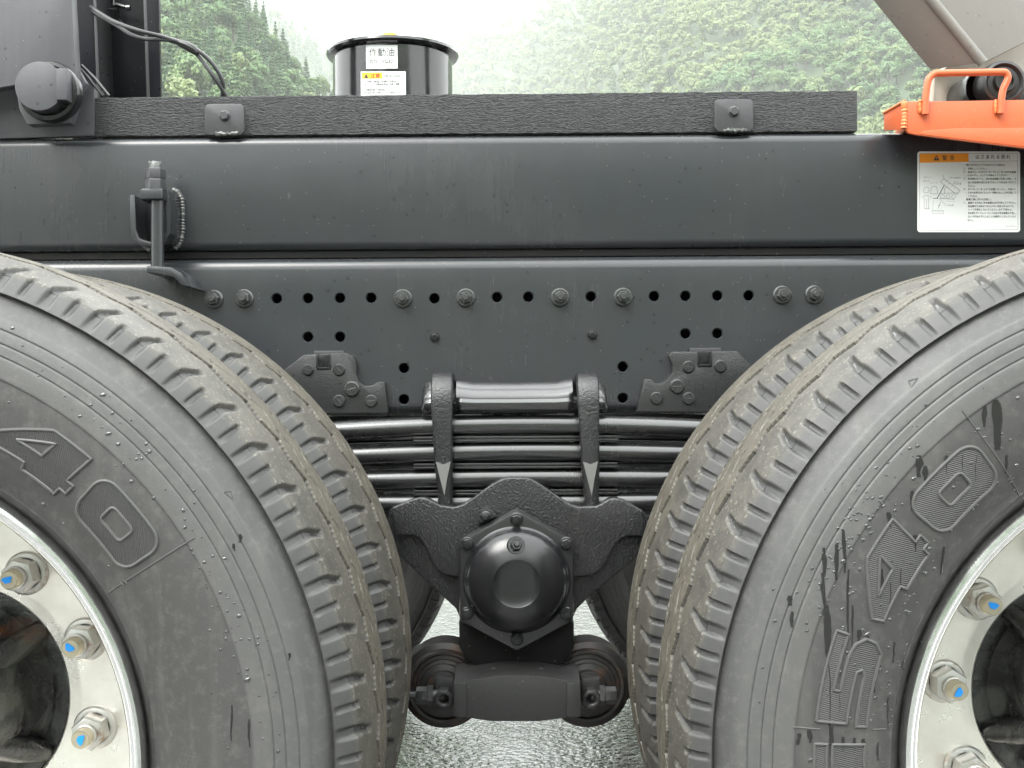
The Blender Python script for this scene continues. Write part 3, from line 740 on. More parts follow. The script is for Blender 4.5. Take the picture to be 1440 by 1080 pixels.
link('caution_sticker', s.mesh('caution_sticker', ['sticker', 'ink', 'ink_grey', 'st_yellow', 'ink_red'], recalc=False), tank_o)

# ---- warning sticker on the subframe
D_ST = D_RAIL - .0006
def st_fn(u, w, lift):
    p = W(u, w, D_ST); return (p.x, D_ST - lift, p.z)
s = Flat(st_fn)
def px(a, b): return (1280 + a * 160 / 1234, 200 + b * 140 / 1080)
def rr_px(x0, y0, x1, y1, r): return [(u, w) for u, w in rrect(x0, x1, y0, y1, r)]
s.poly(rr_px(1290, 213, 1434.5, 326.5, 4), 0, 0)
for a, b in (((1293, 216), (1431, 213.5 + 2)), ((1431, 215.5), (1431.5, 323)), ((1431.5, 323), (1293.5, 324.5)), ((1293.5, 324.5), (1293, 216))): s.line(a, b, .5, .0002, 2)
s.poly([(1293, 216.2), (1362, 215.4), (1362, 227.8), (1293, 229)], .0002, 3); s.line((1362, 227.4), (1431, 226.4), .5, .0002, 2)
s.poly([(1312.5, 225.8), (1321, 225.6), (1316.7, 218)], .0004, 1); s.line((1316.7, 220.5), (1316.7, 223.6), 1.0, .0006, 3)
s.text('警', 1325, 1331.5, 225.6, -7, .0004, 1, .01); s.text('告', 1336, 1342, 225.4, -7, .0004, 1, .01)
s.text('は さ ま れ る 恐 れ', 1372, 1420.5, 223.6, -6, .0004, 1, .018)
rows = [(245, 605, 1025, '積荷の荷台を上げて荷台の下に入る場合は'), (285, 625, 835, '空車にしてください。'), (322, 625, 1145, '駐車ブレーキを引き ダンプレバーを“上げ”の位置'),
        (356, 625, 1055, 'にロックし、エンジンを停止してください。'), (395, 625, 1150, '安全棒をセットし、他の安全装置と使用した後に、荷'), (434, 625, 1145, '台と安全棒が当たるまで ゆっくり荷台を下げてく'),
        (472, 625, 705, 'ださい。'), (508, 625, 1145, 'ダンプレバーを“上げ”の位置にロックし、外部のア'), (545, 625, 1145, 'クセルを押さないとレバーが動かないことを確認して'),
        (582, 625, 725, 'ください。'), (618, 605, 880, '整備工場におけるお願い。'), (655, 625, 1145, '整備するために 安全装置を必ず使用してください。'),
        (692, 625, 1125, '安全棒または枕木で支えがない場合は荷台の下に'), (728, 625, 1110, '入って作業をしないでください 必ず 確認せよ。'), (766, 625, 1140, '安全棒とダンプレバーロック以外の安全装置も使用し'),
        (803, 625, 1145, 'ないで荷台の下に入ることは絶対にしないでくださ'), (845, 625, 685, 'い。')]
for (yy, a, b, tx) in rows:
    u0, w0 = px(a, yy + 13); u1, _ = px(b, yy); s.text(tx, u0, u1, w0 - (u0 - 1290) * .008 + .8, -3.2, .0004, 1, .012)
for yy, ch in ((285, '①'), (322, '②'), (395, '③'), (508, '④'), (655, '①')):
    u0, w0 = px(575, yy + 12); s.text(ch, u0, u0 + 2.8, w0, -2.8, .0004, 2)
u0, w0 = px(1035, 918); s.text('RC-0012-05', u0, u0 + 13.5, w0, -1.6, .0004, 2)
# the little drawing: lorry with its body up, props and figures of the operator
def pl_(pts, wd=.55, mi=2):
    q = [px(*p) for p in pts]
    for a, b in zip(q[:-1], q[1:]): s.line(a, b, wd, .0003, mi)
pl_([(325, 430), (505, 570), (540, 525), (365, 395), (325, 430)]); pl_([(350, 355), (370, 400)]); pl_([(370, 465), (290, 612)], 1.1, 1)
for i in range(5): pl_([(380 + i * 32, 432 + i * 26), (392 + i * 32, 416 + i * 26)], .4)
pl_([(330, 555), (520, 550)]); pl_([(320, 610), (480, 620)]); pl_([(370, 560), (372, 500), (400, 485), (470, 545)])
for cx_ in (350, 410, 470): pl_([(cx_ + 22 * math.cos(k), 590 + 22 * math.sin(k)) for k in np.linspace(0, 6.28, 9)], .4)
pl_([(220, 560), (230, 490), (260, 478), (290, 490), (295, 560), (225, 560)]); pl_([(245, 610), (300, 610)], .8, 1); pl_([(310, 605), (390, 690)], .35); pl_([(405, 420), (440, 370)], .35)
pl_([(140, 520), (155, 490), (195, 490), (205, 520), (195, 548), (150, 548), (140, 520)], .45); pl_([(125, 600), (160, 580), (190, 580), (230, 600)], .45); pl_([(150, 600), (150, 715)], .45); pl_([(200, 600), (200, 715)], .45); pl_([(175, 620), (178, 710)], .35)
pl_([(300, 720), (330, 650)], .6); pl_([(298, 690), (325, 685)], .5); pl_([(235, 740), (360, 740), (360, 775), (235, 775), (235, 740)], .35); pl_([(250, 630), (240, 740)], .3)
for a, b, yy, tx in ((145, 240, 388, '操作レバー'), (140, 210, 430, '押す'), (215, 300, 450, 'ロック'), (440, 550, 395, '安全棒受け'), (465, 555, 440, 'ボデー'), (465, 555, 460, '安全装置'), (395, 480, 650, 'シャーシ'), (400, 470, 692, '安全棒'), (148, 212, 728, '運転席'), (245, 350, 760, 'レバーロック')):
    u0, w0 = px(a, yy); u1, _ = px(b, yy); s.text(tx, u0, u1, w0, -2.0, .0004, 2)
link('warning_sticker', s.mesh('warning_sticker', ['sticker', 'ink', 'ink_grey', 'st_orange'], recalc=False), subf)

# ---- hook bolt that clamps the subframe to the frame
hk = empty('hook_bolt', W(220, 378, 1.80), truck)
hk.matrix_parent_inverse = world_of(truck).inverted()
dS = 1.815; kS = lambda p_: K(p_, dS)
p0, p1 = W(221.5, 276, dS), W(221.5, 380, dS)
m = MB(); m.tube([p1, p0], .0098, 20); link('stud', m.mesh('stud', 'rail'), hk)
a, b_ = W(200.5, 283, dS), W(232.5, 267, dS)
m = MB(); m.box(a.x, b_.x, dS - .016, D_RAIL - .001, a.z, b_.z); link('clamp_block', m.mesh('clamp_block', 'rail', .004, 3), hk)
m = MB(); q = W(218.5, 267, dS)
m.lathe([(.0155, 0), (.0155, .014), (.0145, .0155), (.0155, .017), (.0155, .031), (.013, .0325), (0, .0325)], q, 'Z', 6, rot=.25)
link('nut', m.mesh('nut', 'bracket', .0012), hk)
m = MB(); m.lathe([(.0095, .030), (.0095, .040), (.008, .0425), (0, .043)], q, 'Z', 16)
for i in range(14): 
    an = random.uniform(0, 6.28); rr = random.uniform(.003, .009); m.lathe([(.0022, 0), (.0016, .0022), (0, .003)], (q.x + math.cos(an) * rr, q.y + math.sin(an) * rr, q.z + .0405), 'Z', 6)
link('weld', m.mesh('weld', 'weld'), hk)
m = MB(); dP = dS + .012
pl = XZ([(200, 283), (207, 283), (209, 330), (213, 342), (228, 347), (240, 340), (244, 325), (238, 283), (244, 270), (252, 276), (256, 300), (255, 335), (248, 346), (236, 351), (212, 350), (203, 342), (200.5, 325)], D_RAIL)
m.prism(pl, dP, D_RAIL - .0008)
link('saddle', m.mesh('saddle', 'rail', .0015), hk)
m = MB(); path = XZ([(243, 267), (250, 270), (256, 281), (257, 300), (257, 325), (254, 341), (246, 350)], D_RAIL)
def beadpath(path, step=.004):
    out = []
    for (x0, z0), (x1, z1) in zip(path[:-1], path[1:]):
        n = max(1, int(math.hypot(x1 - x0, z1 - z0) / step))
        out += [(x0 + (x1 - x0) * i / n, z0 + (z1 - z0) * i / n) for i in range(n)]
    return out + [path[-1]]
for pth in (path, XZ([(200, 285), (199, 305), (199, 330), (202, 345), (212, 352)], D_RAIL)):
    bp = beadpath(pth, .0022); m.tube([(x, D_RAIL - .001, z) for x, z in bp], [.0035 + .0011 * (i % 2) + random.uniform(-.0006, .0006) for i in range(len(bp))], 8)
link('weld', m.mesh('weld', 'weld'), hk)
m = MB(); pl = XZ([(214, 376), (248, 378), (262, 386), (276, 406), (262, 404), (252, 392), (214, 386)], 1.83); m.prism(pl, 1.80, D_RAIL - .001)
link('foot_bracket', m.mesh('foot_bracket', 'rail', .003), hk)

# ---- suspension: leaf spring pack
D_SPR = 1.81; LW = .092
spr = empty('leaf_spring', W(727, 650, D_SPR), truck); spr.matrix_parent_inverse = world_of(truck).inverted()
def leaf(cy_px, th, half, drop, name='leaf'):
    n = 44; sec = []
    r = th / 2
    for a in np.linspace(90, 270, 11): sec.append((-LW / 2 + r + r * .85 * math.cos(R(a)), r * math.sin(R(a))))
    for a in np.linspace(-90, 90, 11): sec.append((LW / 2 - r + r * .85 * math.cos(R(a)), r * math.sin(R(a))))
    zc = W(727, cy_px, D_SPR - LW / 2).z; m = MB(); v = []; k = len(sec)
    for i in range(n + 1):
        x = -half + 2 * half * i / n; z = zc - drop * (x / .66) ** 2
        v += [(MID_X + x, D_SPR + y, z + q) for y, q in sec]
    fcs = [(i * k + j, i * k + (j + 1) % k, (i + 1) * k + (j + 1) % k, (i + 1) * k + j) for i in range(n) for j in range(k)]
    fcs += [tuple(range(k)), tuple(n * k + j for j in range(k - 1, -1, -1))]
    m.add(v, fcs); return link(name, m.mesh('leaf', 'spring', angle=40), spr)
for cy_, th, hf, dr in ((598.5, .0275, .70, .045), (636.5, .0275, .66, .035), (674, .0275, .60, .02), (709, .0265, .52, .0), (745, .0265, .44, .0)): leaf(cy_, th, hf, dr)
for cy_ in (617.5, 655.5, 693):
    a, b_ = W(581, cy_ + 4, D_SPR - LW / 2), W(870, cy_ - 4, D_SPR - LW / 2); m = MB()
    zc = (a.z + b_.z) / 2
    m.box(a.x, b_.x, D_SPR - LW / 2 + .004, D_SPR + LW / 2 - .004, zc - .0040, zc - .0005); m.box(a.x + .001, b_.x - .001, D_SPR - LW / 2 + .003, D_SPR + LW / 2 - .004, zc + .0005, zc + .0042)
    link('spacer', m.mesh('spacer', 'spring', .0007), spr)
# clamp pad on top of the pack
m = MB(); d = D_SPR - LW / 2 - .002
zt, zb, zm = W(720, 534, d).z, W(720, 582, d).z, W(720, 561, d).z
def xs_(p_): return W(p_, 560, d).x
prof = [(d + .014, zb), (d + .004, zb + .003), (d + .001, zb + .010), (d, zm - .005), (d + .001, zm - .002), (d + .0045, zm), (d + .0045, zm + .002), (d + .0055, zm + .006), (d + .0085, zm + .011), (d + .0135, zm + .016), (d + .019, zm + .0195), (d + .024, zt), (d + LW - .01, zt), (d + LW, zm), (d + LW, zb)]
def pad_section(scale_z, off): return [(y + off, zb + (z - zb) * scale_z) for y, z in prof]
stations = [(592, .72, .012), (597, .92, .004), (606, .96, .003), (608, .86, .012), (638, .86, .012), (641, 1.03, .0), (650, .99, .0), (665, .94, .001), (720, .93, .001), (783, .94, .001), (797, .99, .0), (806, 1.03, 0), (810, .86, .012), (840, .86, .012), (842, .96, .003), (850, .92, .004), (855, .72, .012)]
v = []; k = len(prof)
for x_, sz, of in stations: v += [(xs_(x_), y, z) for y, z in pad_section(sz, of)]
fcs = [(i * k + j, i * k + (j + 1) % k, (i + 1) * k + (j + 1) % k, (i + 1) * k + j) for i in range(len(stations) - 1) for j in range(k)]
fcs += [tuple(range(k)), tuple((len(stations) - 1) * k + j for j in range(k - 1, -1, -1))]
m.add(v, fcs); link('clamp_pad', m.mesh('clamp_pad', 'spring', 0, 2, 75), spr)
# U-bolts
def ubolt(xc):
    d0 = D_SPR - LW / 2 - .029; th = .024; m = MB(); d1 = D_SPR + LW / 2 + .005
    zt_ = W(xc, 523, d0).z; x = W(xc, 600, d0).x
    def ring(c, hw, hd, ang, rnd):   # section centred c, half width, half thickness, tilted by ang about X
        pts = []
        for qx, qd, a0 in ((1, 1, 0), (-1, 1, 90), (-1, -1, 180), (1, -1, 270)):
            for a in (0, 30, 60, 90):
                aa = R(a0 + a); u = qx * (hw - rnd) + rnd * math.cos(aa); w_ = qd * (hd - rnd) + rnd * math.sin(aa)
                pts.append((c[0] + u, c[1] + w_ * math.cos(ang), c[2] + w_ * math.sin(ang)))
        return pts
    rings = []; hd = th / 2; hw = K(15.5, d0)
    rings.append(ring((x + .004, d0 + hd, W(xc, 722, d0).z), K(10.5, d0), .0115, 0, .0110))
    rings.append(ring((x + .003, d0 + hd, W(xc, 697, d0).z), K(10.8, d0), .0115, 0, .0112))
    rings.append(ring((x + .001, d0 + hd, W(xc, 650, d0).z), K(13.2, d0), .012, 0, .0045))
    rings.append(ring((x, d0 + hd, W(xc, 600, d0).z), K(14.2, d0), .012, 0, .004))
    rc = .030; zc = zt_ - hd - rc
    rings.append(ring((x - .001, d0 + hd, zc - .004), hw, hd, 0, .004))
    for a in (18, 36, 54, 72, 90):
        rings.append(ring((x - .001, d0 + hd + rc - rc * math.cos(R(a)), zc + rc * math.sin(R(a))), hw, hd, -R(a) , .004))
    for a in (108, 126, 144, 162, 180):
        rings.append(ring((x - .001, d1 - rc - rc * math.cos(R(a)) - hd, zc + rc * math.sin(R(a))), hw, hd, -R(a), .004))
    rings.append(ring((x, d1 - hd, W(xc, 722, d0).z), hw * .7, hd, -math.pi, .004))
    k = len(rings[0]); v = [p for r_ in rings for p in r_]
    fcs = [(i * k + j, i * k + (j + 1) % k, (i + 1) * k + (j + 1) % k, (i + 1) * k + j) for i in range(len(rings) - 1) for j in range(k)]
    fcs += [tuple(range(k)), tuple((len(rings) - 1) * k + j for j in range(k - 1, -1, -1))]
    m.add(v, fcs); o = link('u_bolt', m.mesh('u_bolt', 'cast', angle=50), truck)
    # facet where flat bar turns round, the sky's reflection painted into its colour
    fz = lambda y_: W(xc, y_, d0).z
    q = [(x - .0098, d0 - .0005, fz(649)), (x + .001, d0 - .0007, fz(653)), (x + .0118, d0 - .0005, fz(649)), (x + .0118 * .45 + .001, d0 - .0032, fz(674)), (x + .0025, d0 - .0010, fz(697)), (x - .0098 * .45 + .001, d0 - .0032, fz(674))]
    bk = [(a_, d0 + .006, c_) for a_, b2, c_ in q]
    fm = MB(); n_ = len(q); fm.add(q + bk, [tuple(range(n_)), tuple(range(2 * n_ - 1, n_ - 1, -1))] + [(i, i + n_, (i + 1) % n_ + n_, (i + 1) % n_) for i in range(n_)])
    link('glint_facet', fm.mesh('glint_facet', 'facet'), o)
ubolt(622); ubolt(829)

# ---- trunnion saddle casting with its hexagonal hub cover
D_SAD = 1.735
topl = [(548, 716), (575, 705), (588, 701), (598, 701), (607, 706), (618, 712), (638, 714.5), (650, 711), (664, 702), (690, 683), (706, 674.5), (714, 672.5), (738, 672.5), (747, 674.5), (765, 685), (792, 704), (804, 711), (815, 714), (840, 713), (848, 709), (857, 703), (866, 701), (880, 705), (907, 720)]
m = MB(); back = topl + [(918, 760), (890, 790), (836, 832), (812, 856), (806, 868), (806, 900), (800, 936), (654, 936), (647, 900), (646, 868), (641, 856), (605, 823), (572, 792), (540, 765)]
m.prism(XZ(back, D_SAD), D_SAD, D_SAD + .13)
sad = link('trunnion_bracket', m.mesh('trunnion_bracket', 'cast', .004, 3), truck)
def dips(p_): return p_
front = topl + [(912, 757), (884, 756), (875, 760), (868, 768), (846, 804), (836, 812), (806, 815), (806, 880), (727, 908), (647, 880), (647, 815), (624, 812), (614, 804), (594, 768), (588, 759), (580, 755.5), (556, 755)]
m = MB(); pf = XZ(front, D_SAD - .03); m.prism(pf, D_SAD - .016, D_SAD + .002)
link('raised_face', m.mesh('raised_face', 'cast', .0045, 3), sad)
D_HEX = 1.685
cxh, cyh = 726.5, 816
hexo = [(726.5, 719), (733, 721.5), (800, 758.5), (806, 766), (806, 868), (800, 876), (733, 912), (726.5, 914.5), (720, 912), (653, 876), (647, 868), (647, 766), (653, 758.5), (720, 721.5)]
cov = MB(); cov.prism(XZ(hexo, D_HEX), D_HEX, D_HEX + .022, poly2=XZ([((x - cxh) * 1.035 + cxh, (y - cyh) * 1.035 + cyh) for x, y in hexo], D_HEX))
cover = link('hub_cover', cov.mesh('hub_cover', 'bracket3', .0032), sad)
hc = W(cxh, 817, D_HEX - .01); m = MB()
rd = K(74, D_HEX - .01)
m.lathe([(rd + .002, .010), (rd + .002, .0075), (rd, .006), (rd * .975, .003), (rd * .955, -.002), (rd * .93, -.007), (rd * .86, -.0125), (rd * .75, -.0185), (rd * .62, -.0228), (rd * .47, -.0262), (rd * .445, -.0265), (rd * .425, -.0256), (rd * .2, -.0250), (.0028, -.0248), (.0022, -.022), (0, -.022)], hc, 'Y', 80)
link('dome', m.mesh('dome', 'tank_dome', angle=40), sad)
PB = bolt_mesh('plug', .0132, .0085, .010, 'black', tip=True, wh=.006)
o = place('plug', PB, 725.5, 768, D_HEX - .026, sad, .2); o.rotation_euler = (R(-18), .2, 0)
HB = bolt_mesh('cover_bolt', .0092, .0072, .0045, 'black', tip=True, wh=.003, tr=.0034)
for x, y in ((726.5, 730), (657, 764), (796, 764), (657, 862), (796, 862), (727, 899)): place('cover_bolt', HB, x, y, D_HEX - .0003, sad, random.random())
m = MB(); m.prism(XZ([(671, 737), (675, 718), (680, 713), (686, 712), (692, 716), (699, 726)], D_SAD - .03), D_SAD - .034, D_SAD - .012)
q = W(683, 725.5, D_SAD - .034); m.lathe([(0, -.012), (.0045, -.012), (.0055, -.009), (.0055, -.004), (.0075, -.003), (.0075, .001)], q, 'Y', 16)
link('grease_lug', m.mesh('grease_lug', 'cast', .001), sad)
# lower neck and the bar that ties the torque-rod ends
m = MB(); m.prism(XZ([(646, 866), (806, 866), (806, 905), (796, 925), (770, 938), (760, 952), (693, 952), (683, 938), (657, 925), (647, 905)], 1.75), 1.725, 1.90)
link('neck', m.mesh('neck', 'underbody', .006), sad)
tb = empty('torque_rod_bracket', W(727, 980, 1.68), truck); tb.matrix_parent_inverse = world_of(truck).inverted()
D_BAR = 1.672
bar = [(638.5, 960), (657, 957.5), (697, 950.5), (727, 949.5), (757, 950.5), (796, 957), (816, 960), (816, 1007), (794, 1010), (758, 1014.5), (692, 1014.5), (660, 1010), (638.5, 1007)]
m = MB(); m.prism(XZ(bar, D_BAR), D_BAR, D_BAR + .07, poly2=XZ([(x, y - (10 if y < 970 else 0)) for x, y in bar], D_BAR))
link('bar', m.mesh('bar', 'bracket2', .0011, 2, 20), tb)
for x0, x1 in ((638, 656.5), (797, 816.5)):
    m = MB(); a, b_ = W(x0, 1008, D_BAR), W(x1, 959.5, D_BAR); m.box(a.x, b_.x, D_BAR - .003, D_BAR + .02, a.z, b_.z); link('end_block', m.mesh('end_block', 'bracket2', .0018), tb)
m = MB(); m.prism(XZ([(692, 934), (762, 934), (775, 946), (815, 950), (815, 962), (640, 962), (640, 950), (680, 946)], 1.72), 1.70, 1.80); link('web', m.mesh('web', 'bracket2', .004), tb)
for cx_, cy_, sgn in ((625, 963, -1), (826, 962, 1)):
    dB = 1.765; c = W(cx_, cy_, dB); q = lambda p_: K(p_, dB); m = MB()
    m.lathe([(0, -.030), (q(13), -.030), (q(24), -.028), (q(26), -.022), (q(33), -.020), (q(34), -.016), (q(38), -.015), (q(39), -.010), (q(44), -.009), (q(46), -.014), (q(50), -.014), (q(52), -.006), (q(60), -.003), (q(61), .004), (q(60), .05)], c, 'Y', 56)
    link('bush', m.mesh('bush', 'bush', angle=30), tb)
    m = MB(); d2 = dB - .055; p_ = W(cx_ + (0 if sgn < 0 else 5), 981, d2); h_ = K(14, d2)
    # eye block with its cross hole
    prof_ = [(h_ * .42, .012), (h_ * .42, -.010), (h_ * .62, -.013), (h_ * .98, -.012), (h_ * 1.08, -.006), (h_ * 1.08, .03)]
    m.lathe(prof_, p_, 'Y', 8, rot=R(22.5)); m.lathe([(h_ * .43, .008), (0, .008)], p_, 'Y', 12)
    m.box(p_.x - h_ * .95, p_.x + h_ * .95, d2 + .004, d2 + .032, p_.z, p_.z + K(26, d2))
    link('rod_eye', m.mesh('rod_eye', 'bracket2', .0015), tb)
    m = MB(); xb = W(cx_ + sgn * (26 if sgn < 0 else 27), 978, d2)
    m.lathe([(0, -.014), (.011, -.014), (.0125, -.012), (.0125, .002), (.0145, .003), (.0145, .010)] if sgn < 0 else [(.0145, -.010), (.0145, -.003), (.0125, -.002), (.0125, .012), (.011, .014), (0, .014)], xb, 'X', 6, rot=.3)
    m.tube([(xb.x - sgn * .002, xb.y, xb.z), (p_.x, xb.y, xb.z)], .009, 12)
    if sgn < 0: m.tube([(xb.x - .012, xb.y, xb.z), (xb.x - .024, xb.y, xb.z)], .006, 10)
    link('cross_bolt', m.mesh('cross_bolt', 'bracket2'), tb)
    # the torque rod runs from the bush to its axle
    m = MB(); m.tube([(c.x, dB + .04, c.z), (c.x + sgn * .42, dB + .06, c.z - .01)], .030, 14); link('torque_rod', m.mesh('torque_rod', 'underbody'), tb)
# trunnion shaft and axles across the truck
m = MB(); tz = W(727, 816, 1.7).z; m.tube([(MID_X, 1.78, tz), (MID_X, 2 * MID_Y - 1.78, tz)], .065, 24); link('trunnion_shaft', m.mesh('trunnion_shaft', 'underbody'), truck)
for sx in (-.66, .66):
    ax = empty('axle', (MID_X + sx, MID_Y, AXLE_Z), truck); ax.matrix_parent_inverse = world_of(truck).inverted()
    m = MB(); m.tube([(MID_X + sx, 1.42, AXLE_Z), (MID_X + sx, 2 * MID_Y - 1.42, AXLE_Z)], .068, 24); link('axle_tube', m.mesh('axle_tube', 'underbody'), ax)
    m = MB(); m.lathe([(0, -.20), (.09, -.19), (.16, -.12), (.195, 0), (.16, .12), (.09, .19), (0, .20)], (MID_X + sx, MID_Y, AXLE_Z), 'X', 28); link('differential', m.mesh('differential', 'underbody'), ax)
    m = MB(); m.box(MID_X + sx - .07, MID_X + sx + .07, 1.74, 1.88, AXLE_Z + .05, AXLE_Z + .20); link('spring_seat', m.mesh('spring_seat', 'underbody', .01), ax)
# far side suspension
far = empty('leaf_spring', (MID_X, 2 * MID_Y - D_SPR, .7), truck); far.matrix_parent_inverse = world_of(truck).inverted()
for o in [c for c in spr.children if c.name.startswith('leaf')]: mirror_copy(o, far)
mirror_copy(sad, truck)

# ---- left: pivot plate, pin, black post and cables
D_PL = 1.855
dP = D_PL
m = MB(); base = [(-160, 150), (-30, 122), (10, 108), (40, 92), (104, 86), (113, 96), (131.5, 117), (131.5, 190), (-160, 200)]
m.prism(XZ([(x, y) for x, y in base], D_RAIL - .001), D_RAIL + .002, D_RAIL + .02)
piv = link('pivot_plate', m.mesh('pivot_plate', 'plate', .002), truck)
front_pl = [(-160, -60), (99, -60), (101.5, 0), (106.5, 93), (108, 137), (98.5, 173), (39.5, 175.5), (28, 155), (22, 120), (-160, 150)]
m = MB(); m.prism(XZ(front_pl, dP - .02), dP - .022, dP + .002); link('arm_plate', m.mesh('arm_plate', 'plate', .0012), piv)
pc = W(59, 122, dP - .055); pc.y = dP - .03; u = lambda p_: K(p_, dP - .04); m = MB()
m.lathe([(u(43), .010), (u(43), -.006), (u(41), -.010), (u(36), -.011), (u(35), -.006)], (pc.x + u(3), pc.y, pc.z - u(2)), 'Y', 40)
link('collar', m.mesh('collar', 'black2'), piv)
m = MB()
ph = [(u(34) * math.cos(R(a)), u(34) * math.sin(R(a))) for a in range(38, 326, 9)] 
ph = [(pc.x - u(2) + a_, pc.z + b2) for a_, b2 in ph]
m.prism(ph, pc.y - .030, pc.y + .004)
m.lathe([(0, -.0302), (.0028, -.0304), (.0034, -.0302), (.0024, -.027), (0, -.026)], (pc.x - u(2), pc.y, pc.z + u(1)), 'Y', 12)
link('pivot_pin', m.mesh('pivot_pin', 'plate', .0022), piv)
a, b_ = W(80.5, 141, dP - .06), W(94.5, 97, dP - .06); m = MB(); m.box(a.x, b_.x, pc.y - .034, pc.y + .003, a.z, b_.z); link('keeper', m.mesh('keeper', 'plate', .001), piv)
m = MB(); hx = MB(); hx.lathe([(.050, .0), (.050, .014), (.046, .016)], (W(84, 122, 1.88).x, dP + .003, W(84, 122, 1.88).z), 'Y', 6, rot=R(30), close=True); link('boss', hx.mesh('boss', 'plate', .002), piv)
for off_ in (0, 8):
    m = MB(); m.tube([W(108 + off_ * .8, 92, D_RAIL - .004), W(126 + off_, 111, D_RAIL - .008), W(145 + off_, 135, D_RAIL - .004)], .0026, 10); link('brake_pipe', m.mesh('brake_pipe', 'bolt'), piv)

post = empty('hoist_post', W(170, 130, 2.25), truck); post.matrix_parent_inverse = world_of(truck).inverted()
D_PO = 2.10
def slab(name, quad, d, th, mt, par, bev=.0012):
    m = MB(); m.prism(XZ(quad, d), d, d + th); return link(name, m.mesh(name, mt, bev), par)
slab('web', [(100, -200), (222, -200), (226, 200), (104, 200)], D_PO + .075, .010, 'post', post)
slab('flange', [(97, -200), (123, -200), (138, 200), (103, 200)], D_PO, .010, 'post', post)
slab('flange', [(195, -200), (219.5, -200), (227, 200), (209, 200)], D_PO, .010, 'post', post)
m = MB()
for (xa, xb) in ((123.5, 138.5), (194.5, 208.5)):
    pa, pb = W(xa, -200, D_PO), W(xb, 200, D_PO)
    for p_ in (0,):
        v = [(pa.x, D_PO - .001, pa.z), (pb.x, D_PO - .001, pb.z), (pb.x, D_PO + .08, pb.z), (pa.x, D_PO + .08, pa.z)]
        w_ = [(x + .006, y, z) for x, y, z in v]
        m.add(v + w_, [(0, 1, 2, 3), (7, 6, 5, 4), (0, 4, 5, 1), (1, 5, 6, 2), (2, 6, 7, 3), (3, 7, 4, 0)])
link('lip', m.mesh('lip', 'bracket', .0015), post)  # strips in lighter paint stand in for the highlight along the post edges
m = MB(); q = W(172, 10, D_PO + .06)
m.tube([W(160, -4, D_PO + .05), W(160, 8, D_PO + .045), W(168, 10, D_PO + .04)], .002, 8); m.tube([W(152, 13, D_PO + .05), W(166, 13, D_PO + .045), W(168, 16, D_PO + .05)], .0022, 8)
m.tube([W(163, 6, D_PO + .04), W(176, 10, D_PO + .035)], .0035, 10); m.lathe([(0, -.006), (.005, -.004), (.005, .004), (0, .006)], W(180, 11, D_PO + .035), 'X', 10)
m.tube([W(164, 16, D_PO + .05), W(168, 28, D_PO + .06), W(174, 36, D_PO + .02), W(182, 42, D_PO - .01)], .0028, 8)
link('cable_clip', m.mesh('cable_clip', 'bolt'), post)
def bez(pts, n=14):
    out = []; P = [Vector(p) for p in pts]
    P = [P[0] * 2 - P[1]] + P + [P[-1] * 2 - P[-2]]
    for i in range(1, len(P) - 2):
        for k in range(n):
            t_ = k / n; a, b, c, d_ = P[i - 1], P[i], P[i + 1], P[i + 2]
            out.append(.5 * ((2 * b) + (c - a) * t_ + (2 * a - 5 * b + 4 * c - d_) * t_ ** 2 + (3 * b - 3 * c + d_ - a) * t_ ** 3))
    return out + [P[-2]]
cb = empty('cable', W(313, 133, 1.99), truck); cb.matrix_parent_inverse = world_of(truck).inverted()
c1 = bez([W(x, y, d) for x, y, d in ((120, 4, 2.14), (134, 14, 2.08), (160, 30, 2.04), (195, 43, 2.01), (230, 52, 2.0), (262, 63, 1.99), (285, 76, 1.985), (303, 95, 1.985), (313, 116, 1.99), (312, 140, 2.0))])
c2 = bez([W(x, y, d) for x, y, d in ((118, 6, 2.15), (134, 18, 2.09), (165, 36, 2.05), (185, 49, 2.03), (205, 55, 2.02), (235, 56, 2.0), (262, 65, 1.994), (280, 80, 1.99), (297, 103, 1.985), (310, 122, 1.99), (321, 142, 2.0))])
for c in (c1, c2):
    m = MB(); m.tube(c, .0036, 10); link('wire', m.mesh('wire', 'cable'), cb)
m = MB(); pt = [W(x, y, 1.988) for x, y in ((252, 60), (262, 64), (272, 69.5), (279, 75))]; m.tube(pt, [.0055, .0075, .0078, .0055], 10); link('tape', m.mesh('tape', 'tape'), cb)

# ---- right: raised body, rubber stop, orange guard with its handle
body = empty('dump_body', W(1440, 60, 2.2), truck); body.matrix_parent_inverse = world_of(truck).inverted()
D_BD = 2.02
# bottom sill of the raised body: a folded plate, the fold running up to the left
A0, A1 = W(1146, -100, D_BD), W(1308, 98, D_BD); F0, F1 = W(1218, -100, D_BD - .045), W(1384, 88, D_BD - .045)
B1 = W(1560, 0, D_BD + .03); B0 = W(1400, -100, D_BD + .03); LB = W(1318, 101, D_BD)
def sheet(name, pts, th, mt, par):
    n = (pts[1] - pts[0]).cross(pts[2] - pts[0]).normalized() * th
    if n.y < 0: n = -n
    m = MB(); k = len(pts); m.add(list(pts) + [p + n for p in pts], [tuple(range(k)), tuple(range(2 * k - 1, k - 1, -1))] + [(i, i + k, (i + 1) % k + k, (i + 1) % k) for i in range(k)])
    return link(name, m.mesh(name, mt, .0012), par)
dirA = (A0 - A1).normalized()
up_ = dirA * 1.6
sheet('sill_plate', [A1, F1, F1 + up_, A1 + up_], .006, 'body', body)
sheet('sill_return', [F1 + Vector((0, .0005, 0)), B1, B1 + up_, F1 + up_ + Vector((0, .0005, 0))], .006, 'body', body)
m = MB(); m.tube([F1 + Vector((0, .004, 0)), F1 + up_ + Vector((0, .004, 0))], .009, 14); link('fold', m.mesh('fold', 'body'), body)
